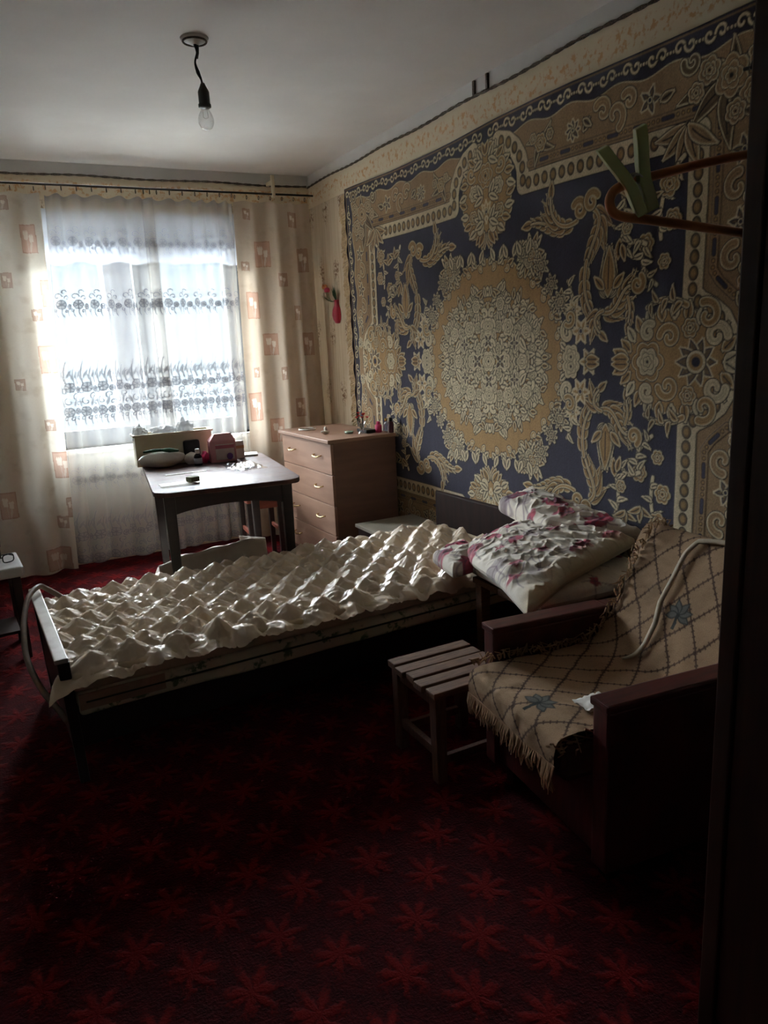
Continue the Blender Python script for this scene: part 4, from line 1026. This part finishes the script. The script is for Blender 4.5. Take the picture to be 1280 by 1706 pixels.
obj('body', box(NB(), (-.075, -.045, 0), (.075, .055, .125), KT), mp, ct, .004)
obj('gable', hexa(NB(), [(-.075, -.045, .125), (.075, -.045, .125), (.075, .055, .125), (-.075, .055, .125)], [(-.04, -.015, .165), (.055, -.015, .165), (.055, .02, .165), (-.04, .02, .165)], KT), mp, ct, .003)
obj('front_label', box(NB(), (-.045, -.0475, .015), (.062, -.044, .105), KT), mw, ct, .001)
obj('stripe', box(NB(), (-.045, -.049, .080), (.062, -.0465, .100), KT), M('carton_rose', (198, 110, 128), .6), ct)
obj('emblem', prism(NB(), [(.035+.018*math.cos(a), .02+.02*math.sin(a)+.012) for a in np.linspace(0, 2*math.pi, 12, endpoint=False)], 0, .0022, KT @ Matrix.Translation((0, -.0475, 0)) @ Matrix.Rotation(math.radians(90), 4, 'X')), M('carton_violet', (110, 70, 150), .6), ct)
wb = thing('pill_box', 'small upright white pill box with orange band beside the pink carton', 'box', (1.255, 4.34, TZ))
obj('body', box(NB(), (1.235, 4.325, TZ), (1.285, 4.36, TZ+.105)), MT['paper'], wb, .002); obj('band', box(NB(), (1.234, 4.3235, TZ+.06), (1.286, 4.3615, TZ+.078)), M('pill_orange', (196, 150, 110), .6), wb, .001)
tag(obj('booklet', box(NB(), (-.045, -.06, 0), (.05, .06, .012), FR((1.34, 4.41, TZ), -15)), MT['paper'], None, .002), 'thin white booklet lying at the right window corner of the table', 'booklet')
nt_ = thing('note_papers', 'white sheets of paper lying near the front edge of the table', 'paper', (.75, 3.72, TZ))
for k, a in enumerate((2, -4, 6)): obj('sheet', box(NB(), (-.085, -.05, .0015*k), (.075, .05, .0015*k+.0013), FR((.745, 3.69+.012*k, TZ), a-6)), MT['paper'], nt_)
tag(obj('green_sponge', box(NB(), (-.026, -.025, 0), (.026, .025, .026), FR((.822, 3.70, TZ+.006), 20)), M('olive_sponge', (116, 122, 92), .9, (92, 100, 74), 60), None, .006), 'small olive green sponge block lying on the papers', 'sponge')
tag(obj('ruler', box(NB(), (-.11, -.010, 0), (.11, .010, .003), FR((.86, 4.02, TZ), -3)), MT['plastic_white'], None, .001), 'narrow white plastic ruler lying across the middle of the table', 'ruler')
u, v = np.meshgrid(np.linspace(0, 1, 50), np.linspace(0, 1, 50), indexing='ij')
fx = 1.10+.16*u+.03*vnoise(u, v, 3, 8); fy = 3.86+.30*v+.03*vnoise(u, v, 3, 9); fz = TZ+.003+.016*np.abs(vnoise(u, v, 9, 10, 3))*np.clip(np.minimum(np.minimum(u, 1-u), np.minimum(v, 1-v))*10, .1, 1)
tag(link('plastic_film', grid_mesh('plastic_film', np.stack([fx, fy, fz], -1)), MT['film']), 'crumpled clear plastic film shining on the table top', 'plastic film')

# things under and behind the table
pb = thing('paper_sack', 'large pale sack lying on the carpet beneath the table', 'sack', (1.0, 4.2, 0))
bm = NB(); prof_ = [(.67, .235, .0), (.82, .262, .0), (.98, .285, .01), (1.10, .30, .0), (1.19, .305, -.02), (1.295, .28, .0)]
rows = []
for k, (x, z, dy) in enumerate(prof_):
    rows.append([bm.verts.new((x+.01*(j % 2), 4.15+dy+yo, zz_)) for j, (yo, zz_) in enumerate(((-.055, .0), (-.062, z*.55), (-.045, z), (-.015, z-.004), (.12, z*.6), (.15, 0)))])
for a, c in zip(rows, rows[1:]):
    for j in range(6): bm.faces.new((a[j], c[j], c[(j+1) % 6], a[(j+1) % 6]))
bm.faces.new(rows[0][::-1]); bm.faces.new(rows[-1])
bmesh.ops.subdivide_edges(bm, edges=list(bm.edges), cuts=4, use_grid_fill=True)
for v in bm.verts:
    if v.co.z > .01: v.co += Vector((.4, 1, .8))*(.022*mnoise.noise(v.co*9)+.012*abs(mnoise.noise(v.co*26)))
obj('body', bm, MT['sack'], pb, smooth=True)
obj('folded_flap', hexa(NB(), [(1.155, 4.085, .20), (1.30, 4.085, .17), (1.30, 4.10, .17), (1.155, 4.10, .20)], [(1.15, 4.13, .325), (1.305, 4.12, .29), (1.305, 4.132, .29), (1.15, 4.142, .325)]), MT['sack'], pb, .003)
bs = thing('dark_basin', 'dark oval basin on the floor under the near edge of the table', 'basin', (.98, 3.86, 0))
obj('bowl', lathe(NB(), [(.0, .0), (.14, .0), (.19, .14), (.195, .145), (.18, .14), (.13, .012), (.0, .012)], (.97, 3.86, 0), 32, sx=1.1), MT['black_plastic'], bs, smooth=True)
obj('rim', tube(NB(), [(.97+.212*math.cos(a), 3.86+.193*math.sin(a), .145) for a in np.linspace(0, 2*math.pi, 33)], .007, 8, caps=False), M('olive_rim', (96, 92, 62), .5), bs, smooth=True)
rc = thing('wooden_chair', 'reddish wooden chair pushed in at the window end of the table', 'chair', (1.46, 4.66, 0))
mr = M('orange_brown_wood', (150, 78, 58), .5, (120, 60, 46), 5, (2, 2, 8))
RT = FR((1.46, 4.66, 0), -5)
obj('seat', box(NB(), (-.12, -.15, .42), (.12, .15, .448), RT), mr, rc, .008)
for x in (-.10, .10):
    for y in (-.12, .13): obj('leg', taper(NB(), x, y, 0, .42, .014, .018, RT), MT['dark_wood'], rc, .003)
    obj('stretcher', box(NB(), (x-.008, -.105, .20), (x+.008, .115, .225), RT), mr, rc, .002)
obj('apron', box(NB(), (-.09, -.135, .375), (.09, -.12, .42), RT), mr, rc, .002)

# ------------------------------------------------------------------ dresser and the things on it
DT = FR((1.735, 4.055, 0), 1.2)
dr = thing('dresser', 'beige laminate dresser with brass handles in the corner by the rug', 'dresser', (1.97, 4.47, 0))
DW, DD, DH = .80, .445, .835
bm = NB()
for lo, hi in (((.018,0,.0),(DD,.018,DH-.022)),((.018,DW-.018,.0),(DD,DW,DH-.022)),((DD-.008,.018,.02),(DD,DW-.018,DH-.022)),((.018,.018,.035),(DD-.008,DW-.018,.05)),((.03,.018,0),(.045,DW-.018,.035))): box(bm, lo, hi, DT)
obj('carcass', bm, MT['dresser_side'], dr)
obj('top', box(NB(), (-.022, -.012, DH-.022), (DD+.003, DW+.012, DH), DT), MT['dresser'], dr, .004)
me_h = None
for k in range(4):
    z0 = .045+k*.1915; d = obj('drawer', box(NB(), (.0, .003, z0), (.018, DW-.003, z0+.187), DT), MT['dresser'], dr, .0025)
    for y in (.195, .605):
        p = [(-.001, y-.05, z0+.105), (-.016, y-.048, z0+.103), (-.024, y-.03, z0+.098), (-.026, y, z0+.095), (-.024, y+.03, z0+.098), (-.016, y+.048, z0+.103), (-.001, y+.05, z0+.105)]
        h_ = obj('handle', tube(NB(), p, [.0045, .004, .0045, .0055, .0045, .004, .0045], 8, DT, smooth_path=3), MT['brass'], d, smooth=True)
DZ = DH
tag(obj('hair_band', tube(NB(), [(1.84+.055*math.cos(a), 4.68+.062*math.sin(a), DZ+.006) for a in np.linspace(.3, 5.9, 26)], .005, 8), MT['plastic_white'], None, smooth=True), 'white curved hair band lying on the far end of the dresser', 'hair band')
fg = thing('shell_figurine', 'small white shell figurine standing near the front of the dresser top', 'figurine', (1.835, 4.36, DZ))
for c, r in (((1.835, 4.36, .012), (.026, .02, .012)), ((1.84, 4.365, .032), (.010, .010, .014)), ((1.815, 4.35, .016), (.014, .008, .008))): blob('shell', (c[0], c[1], DZ+c[2]), r, MT['plastic_white'], fg, 4, .12, 14, 3)
gv = thing('glass_vase', 'small clear glass vase on the dresser with red artificial flowers', 'vase', (2.02, 4.20, DZ))
gp = [(.001, 0), (.024, 0), (.024, .004), (.014, .016), (.012, .03), (.022, .055), (.030, .078), (.032, .080), (.028, .078), (.020, .055), (.010, .03), (.0, .02)]
obj('glass', lathe(NB(), gp, (2.005, 4.175, DZ), 20), MT['glass'], gv, smooth=True)
mf = M('red_petals', (206, 62, 48), .6, (180, 40, 40), 40); mg = M('leaf_green', (58, 96, 56), .6, (40, 72, 40), 30)
for k in range(7):
    a = k*.9; c = Vector((2.02+.034*math.cos(a)*(k > 0), 4.19+.036*math.sin(a)*(k > 0), DZ+.100+.012*(k % 3)))
    tube_ = tube(NB(), [(2.005, 4.175, DZ+.03), (c+Vector((0, 0, -.01)))], .0015, 5); obj('stem', tube_, mg, gv)
    bm = NB()
    for q in range(6):
        an = q*math.pi/3; d = Vector((math.cos(an), math.sin(an), .6))*.013
        v = [bm.verts.new(c+o) for o in (Vector((0, 0, -.004)), d*.6+Vector((-d.y, d.x, 0))*.5, d*1.1, d*.6-Vector((-d.y, d.x, 0))*.5, d*.5+Vector((0, 0, -.004)))]
        bm.faces.new((v[0], v[1], v[4])); bm.faces.new((v[0], v[4], v[3])); bm.faces.new((v[1], v[2], v[4])); bm.faces.new((v[4], v[2], v[3]))
    obj('blossom', bm, mf, gv)
tag(obj('black_case', box(NB(), (2.03, 4.16, DZ), (2.10, 4.30, DZ+.022)), MT['black_plastic'], None, .005), 'flat black case lying behind the glass vase on the dresser', 'case')
tag(obj('soap_dish', lathe(NB(), [(.0, .0), (.03, .0), (.036, .014), (.030, .012), (.0, .006)], (1.955, 4.26, DZ), 20, sx=.8), M('pale_green_glass', (150, 170, 150), .2), None, smooth=True), 'small pale green dish in front of the black case on the dresser', 'dish')
pk = thing('pink_bottle', 'short hot pink bottle with cap at the wall end of the dresser', 'bottle', (2.12, 4.20, DZ))
obj('flask', lathe(NB(), [(.0, 0), (.020, 0), (.022, .004), (.022, .045), (.012, .052)], (2.115, 4.16, DZ), 18), MT['pink'], pk, smooth=True); obj('cap', lathe(NB(), [(.012, .05), (.012, .068), (.0, .070)], (2.115, 4.16, DZ), 16), MT['pink'], pk, smooth=True)
pf = thing('perfume_bottle', 'round clear perfume bottle standing beside the hot pink bottle', 'bottle', (2.15, 4.15, DZ))
obj('flask', lathe(NB(), [(.0, 0), (.014, 0), (.026, .02), (.028, .04), (.018, .060), (.008, .066), (.008, .072)], (2.155, 4.13, DZ), 18, sx=.6), MT['glass'], pf, smooth=True); obj('stopper', lathe(NB(), [(.009, .070), (.010, .086), (.0, .090)], (2.155, 4.13, DZ), 14), MT['brass'], pf, smooth=True)
lp = thing('maroon_bottle', 'slim dark maroon bottle against the rug at the back of the dresser', 'bottle', (2.165, 4.10, DZ))
mm_ = M('maroon_plastic', (84, 30, 44), .35, (64, 22, 34), 10)
obj('flask', lathe(NB(), [(.0, 0), (.016, 0), (.018, .004), (.018, .065), (.010, .072)], (2.165, 4.085, DZ), 18), mm_, lp, smooth=True); obj('cap', lathe(NB(), [(.011, .070), (.011, .094), (.0, .096)], (2.165, 4.085, DZ), 14), MT['black_plastic'], lp, smooth=True)

# low white-topped stand between dresser and bed
ls_ = thing('low_stand', 'low stand with a pale grey top between the dresser and the bed', 'stand', (2.0, 3.74, 0))
LT = FR((2.0, 3.745, 0), 0)
obj('top', box(NB(), (-.20, -.17, .318), (.20, .17, .338), LT), M('pale_laminate', (166, 158, 142), .5, (152, 144, 128), 6), ls_, .003)
for sx in (-.17, .17):
    for sy in (-.14, .14): obj('leg', taper(NB(), sx, sy, 0, .318, .014, .017, LT), MT['dark_wood'], ls_, .002)
obj('apron', box(NB(), (-.18, -.15, .262), (.18, -.138, .318), LT), MT['dark_wood'], ls_, .002); obj('apron', box(NB(), (-.188, -.13, .262), (-.176, .13, .318), LT), MT['dark_wood'], ls_, .002)

# white-topped stand at the picture's left edge, spectacles on it
ws = thing('white_stand', 'stand with a thick white padded top at the left edge by the drape', 'stand', (-.2, 3.88, 0))
WT = FR((-.215, 3.885, 0), 4)
obj('padded_top', box(NB(), (-.21, -.16, .405), (.21, .16, .455), WT), M('white_oilcloth', (206, 204, 202), .45, (190, 188, 186), 5), ws, .012, seg=3)
for sx in (-.17, .17):
    for sy in (-.13, .13): obj('leg', taper(NB(), sx, sy, 0, .405, .016, .02, WT), MT['dark_wood'], ws, .002)
obj('shelf', box(NB(), (-.155, -.115, .12), (.155, .115, .135), WT), MT['dark_wood'], ws, .002)
sg = thing('spectacles', 'black-rimmed spectacles lying on the white padded stand', 'spectacles', (-.08, 3.83, .455))
GT = FR((-.085, 3.83, .458), 25)
for sx in (-.034, .034):
    obj('rim', tube(NB(), [(sx+.026*math.copysign(abs(math.cos(a))**.6, math.cos(a)), .0, .021+.019*math.copysign(abs(math.sin(a))**.6, math.sin(a))) for a in np.linspace(0, 2*math.pi, 25)], .0028, 6, GT, caps=False), MT['black_plastic'], sg)
    obj('temple', tube(NB(), [(sx*1.75, 0, .028), (sx*1.75, .06, .026), (sx*1.7, .12, .012)], .0025, 6, GT), MT['black_plastic'], sg)
obj('bridge', tube(NB(), [(-.009, 0, .026), (0, 0, .030), (.009, 0, .026)], .0025, 6, GT), MT['black_plastic'], sg)
br_ = thing('card_box', 'dark brown box with pale lid edge on the white padded stand', 'box', (-.20, 3.96, .455))
obj('body', box(NB(), (-.33, 3.95, .456), (-.085, 4.035, .515)), M('brown_card', (86, 62, 54), .8), br_, .004); obj('lid', box(NB(), (-.335, 3.945, .515), (-.08, 4.04, .528)), M('pale_brown_card', (128, 104, 92), .8), br_, .002)

# ------------------------------------------------------------------ bare bulb on the ceiling
BX, BY = .892, 3.158
pl = thing('pendant_bulb', 'bare clear light bulb in a black socket hanging from the ceiling', 'lamp', (BX, BY, CZ))
obj('ceiling_rose', lathe(NB(), [(.0, -.022), (.018, -.022), (.03, -.014), (.052, -.008), (.055, 0), (.0, 0)], (BX, BY, CZ), 26), MT['white_paint'], pl, smooth=True)
obj('hook_ring', tube(NB(), [(BX+.045*math.cos(a), BY+.045*math.sin(a), CZ-.012) for a in np.linspace(0, 6.283, 25)], .004, 6, caps=False), MT['rope'], pl)
wz = [(BX, BY, CZ-.02), (BX+.005, BY, CZ-.05), (BX-.006, BY, CZ-.085), (BX+.002, BY, CZ-.12), (BX+.012, BY, CZ-.145), (BX+.014, BY, CZ-.17)]
obj('cord', tube(NB(), wz, [.007, .004, .004, .008, .004, .005], 8, smooth_path=5), MT['black_plastic'], pl, smooth=True)
obj('cord', tube(NB(), [(BX+.012, BY+.003, CZ-.02), (BX+.010, BY+.003, CZ-.05), (BX+.004, BY+.004, CZ-.07)], .004, 6), MT['black_plastic'], pl)
sx_, sz_ = BX+.016, CZ-.155
obj('socket', lathe(NB(), [(.0, .0), (.008, -.002), (.012, -.012), (.020, -.028), (.022, -.034), (.022, -.075), (.025, -.078), (.025, -.088), (.018, -.092), (.0, -.092)], (sx_, BY, sz_), 22), MT['black_plastic'], pl, smooth=True)
bl = obj('bulb', lathe(NB(), [(.014, -.090), (.016, -.098), (.026, -.115), (.031, -.132), (.030, -.148), (.022, -.164), (.010, -.171), (.0, -.172)], (sx_, BY, sz_), 26), MT['glass'], pl, smooth=True)
obj('filament', tube(NB(), [(sx_-.008, BY, sz_-.095), (sx_-.010, BY, sz_-.125), (sx_, BY, sz_-.130), (sx_+.010, BY, sz_-.125), (sx_+.008, BY, sz_-.095)], .0012, 5), MT['white_metal'], bl)

# ------------------------------------------------------------------ wall vase with artificial flowers
wv_ = thing('wall_vase', 'crimson half vase with artificial tulips hung on the wallpaper beside the rug', 'vase', (WX, 4.92, 1.53))
VY = 4.925
obj('vase', lathe(NB(), [(.0, 0), (.022, .003), (.040, .03), (.046, .06), (.040, .095), (.024, .125), (.020, .145), (.026, .16)], (WX-.008, VY, 1.53), 24, sx=.8), M('crimson_glaze', (186, 44, 70), .3, (166, 34, 60), 8), wv_, smooth=True)
for k, (dy, dz, a) in enumerate(((.0, .11, 0), (-.03, .10, 1), (.02, .09, 2), (-.045, .06, 1))):
    bm = NB(); p0 = Vector((WX-.012, VY, 1.68)); p1 = p0+Vector((-.02, dy, dz)); s = Vector((0, .008, 0))
    v = [bm.verts.new(q) for q in (p0-s*.5, p0+s*.5, (p0+p1)/2+s*1.3+Vector((-.006, 0, 0)), p1, (p0+p1)/2-s*1.3+Vector((-.006, 0, 0)), (p0+p1)/2+Vector((.004, 0, 0)))]
    for f in ((0, 1, 2, 5), (0, 5, 4), (5, 2, 3), (4, 5, 3)): bm.faces.new([v[i] for i in f])
    bmesh.ops.solidify(bm, geom=list(bm.faces), thickness=.002); obj('leaf', bm, mg, wv_)
for y, z, c in ((5.07, 1.795, (222, 140, 84)), (5.03, 1.77, (206, 70, 104)), (5.085, 1.74, (226, 212, 190))):
    obj('stem', tube(NB(), [(WX-.02, VY, 1.68), (WX-.03, (VY+y)/2, 1.69), (WX-.03, y, z-.02)], .002, 6, smooth_path=4), mg, wv_)
    bm = NB()
    for q in range(5):
        an = q*1.2566; lathe(bm, [(.0, 0), (.009, .006), (.012, .016), (.008, .028), (.0, .036)], (WX-.03+.010*math.cos(an), y+.012*math.sin(an), z-.022), 8)
    obj('tulip', bm, M('petal_%d_%d' % c[:2], c, .6), wv_, smooth=True)

# ------------------------------------------------------------------ wardrobe, hanger and clothespin
wd = thing('wardrobe', 'tall dark veneer wardrobe filling the right edge of the picture', 'wardrobe', (1.4, .25, 0))
xa, xb, ya, yb, zt = 1.078, 1.66, -.42, .812, 2.12
bm = NB(); box(bm, (xa-.018, yb-.034, 0), (xb, yb, zt)); obj('side_panel', bm, MT['wardrobe'], wd, .003)
obj('side_panel', box(NB(), (xa-.018, ya, 0), (xb, ya+.034, zt)), MT['wardrobe'], wd, .003)
bm = NB(); box(bm, (xa, ya+.034, zt-.03), (xb, yb-.034, zt)); box(bm, (xb-.01, ya+.034, .08), (xb, yb-.034, zt-.03)); box(bm, (xa, ya+.034, .05), (xb-.01, yb-.034, .08)); box(bm, (xa+.02, ya+.034, 0), (xa+.04, yb-.034, .05))
obj('carcass', bm, MT['wardrobe'], wd)
ym = (ya+yb)/2
for y0, y1, hy in ((ya+.038, ym-.002, ym-.05), (ym+.002, yb-.039, ym+.05)):
    d = obj('door', box(NB(), (xa-.016, y0, .085), (xa+.004, y1, zt-.034)), MT['wardrobe'], wd, .003)
    obj('handle', tube(NB(), [(xa-.016, hy, 1.0), (xa-.042, hy, 1.01), (xa-.042, hy, 1.09), (xa-.016, hy, 1.10)], .005, 8), MT['brass'], d)
tag(obj('nail', tube(NB(), [(1.145, .811, 1.79), (1.145, .89, 1.795)], .003, 8), MT['black_metal']), 'short iron nail in the wardrobe side carrying the hanger', 'nail')
hg = thing('coat_hanger', 'bronze coloured coat hanger sticking out beside the wardrobe edge', 'hanger', (1.13, .87, 1.60))
HT = Matrix.Translation((1.145, .865, 1.66)) @ Matrix.Rotation(math.radians(-2), 4, 'Z') @ Matrix.Rotation(math.radians(4.5), 4, 'Y')
def hp_(x, z): return (x, 0, z)
ring = [hp_(0, .005), hp_(-.10, -.022), hp_(-.20, -.052), hp_(-.255, -.070), hp_(-.285, -.086), hp_(-.290, -.105), hp_(-.270, -.118), hp_(-.20, -.118), hp_(-.05, -.118), hp_(.1, -.118)]
mir = [hp_(-p[0], p[2]) for p in ring[:8]]
ring = ring[:9]+[hp_(.05, -.118)]+mir[::-1]
ring = [(x, y, z) for x, y, z in ring]
mh = M('bronze_lacquer', (204, 132, 82), .28, (180, 112, 68), 10, metal=.25)
obj('frame', tube(NB(), ring, .0072, 12, HT, smooth_path=6), mh, hg, smooth=True)
obj('hook', tube(NB(), [hp_(0, 0), hp_(0, .05), hp_(.0, .09), hp_(.012, .125), hp_(.0, .145), hp_(-.018, .142), hp_(-.026, .125)], .0028, 8, HT, smooth_path=6), MT['black_metal'], hg, smooth=True)
cp = thing('clothespin', 'green plastic clothespin clipped on the bronze hanger arm', 'clothespin', (.89, .865, 1.61))
mcp = M('olive_green_plastic', (196, 208, 136), .3, (176, 190, 118), 10, coat=.4)
CPT = Matrix.Translation((.886, .860, 1.606)) @ Matrix.Rotation(math.radians(-30), 4, 'Y') @ Matrix.Rotation(math.radians(-34), 4, 'Z') @ Matrix.Scale(1.3, 4)
def jaw(bm, sgn, T):
    pr_ = [(-.006, -.034), (-.0075, -.018), (-.008, 0), (-.012, .018), (-.019, .042), (-.022, .054)]
    w = [.0075, .0085, .009, .0095, .0095, .007]; prev = None
    for (x, z), hw in zip(pr_, w):
        x = x*sgn*(-1)
        r = [bm.verts.new(T @ Vector(p)) for p in ((x-.0065, -hw, z), (x+.0065, -hw, z), (x+.0065, hw, z), (x-.0065, hw, z))]
        if prev:
            for k in range(4): bm.faces.new((prev[k], prev[(k+1) % 4], r[(k+1) % 4], r[k]))
        else: bm.faces.new(r[::-1])
        prev = r
    bm.faces.new(prev); return bm
obj('jaw', jaw(NB(), 1, CPT), mcp, cp, .0022); obj('jaw', jaw(NB(), -1, CPT), mcp, cp, .0022)
obj('spring', tube(NB(), [(.0055*math.cos(k*.8), -.011+k*.0011, .006+.0055*math.sin(k*.8)) for k in range(21)], .0013, 5, CPT), MT['white_metal'], cp)
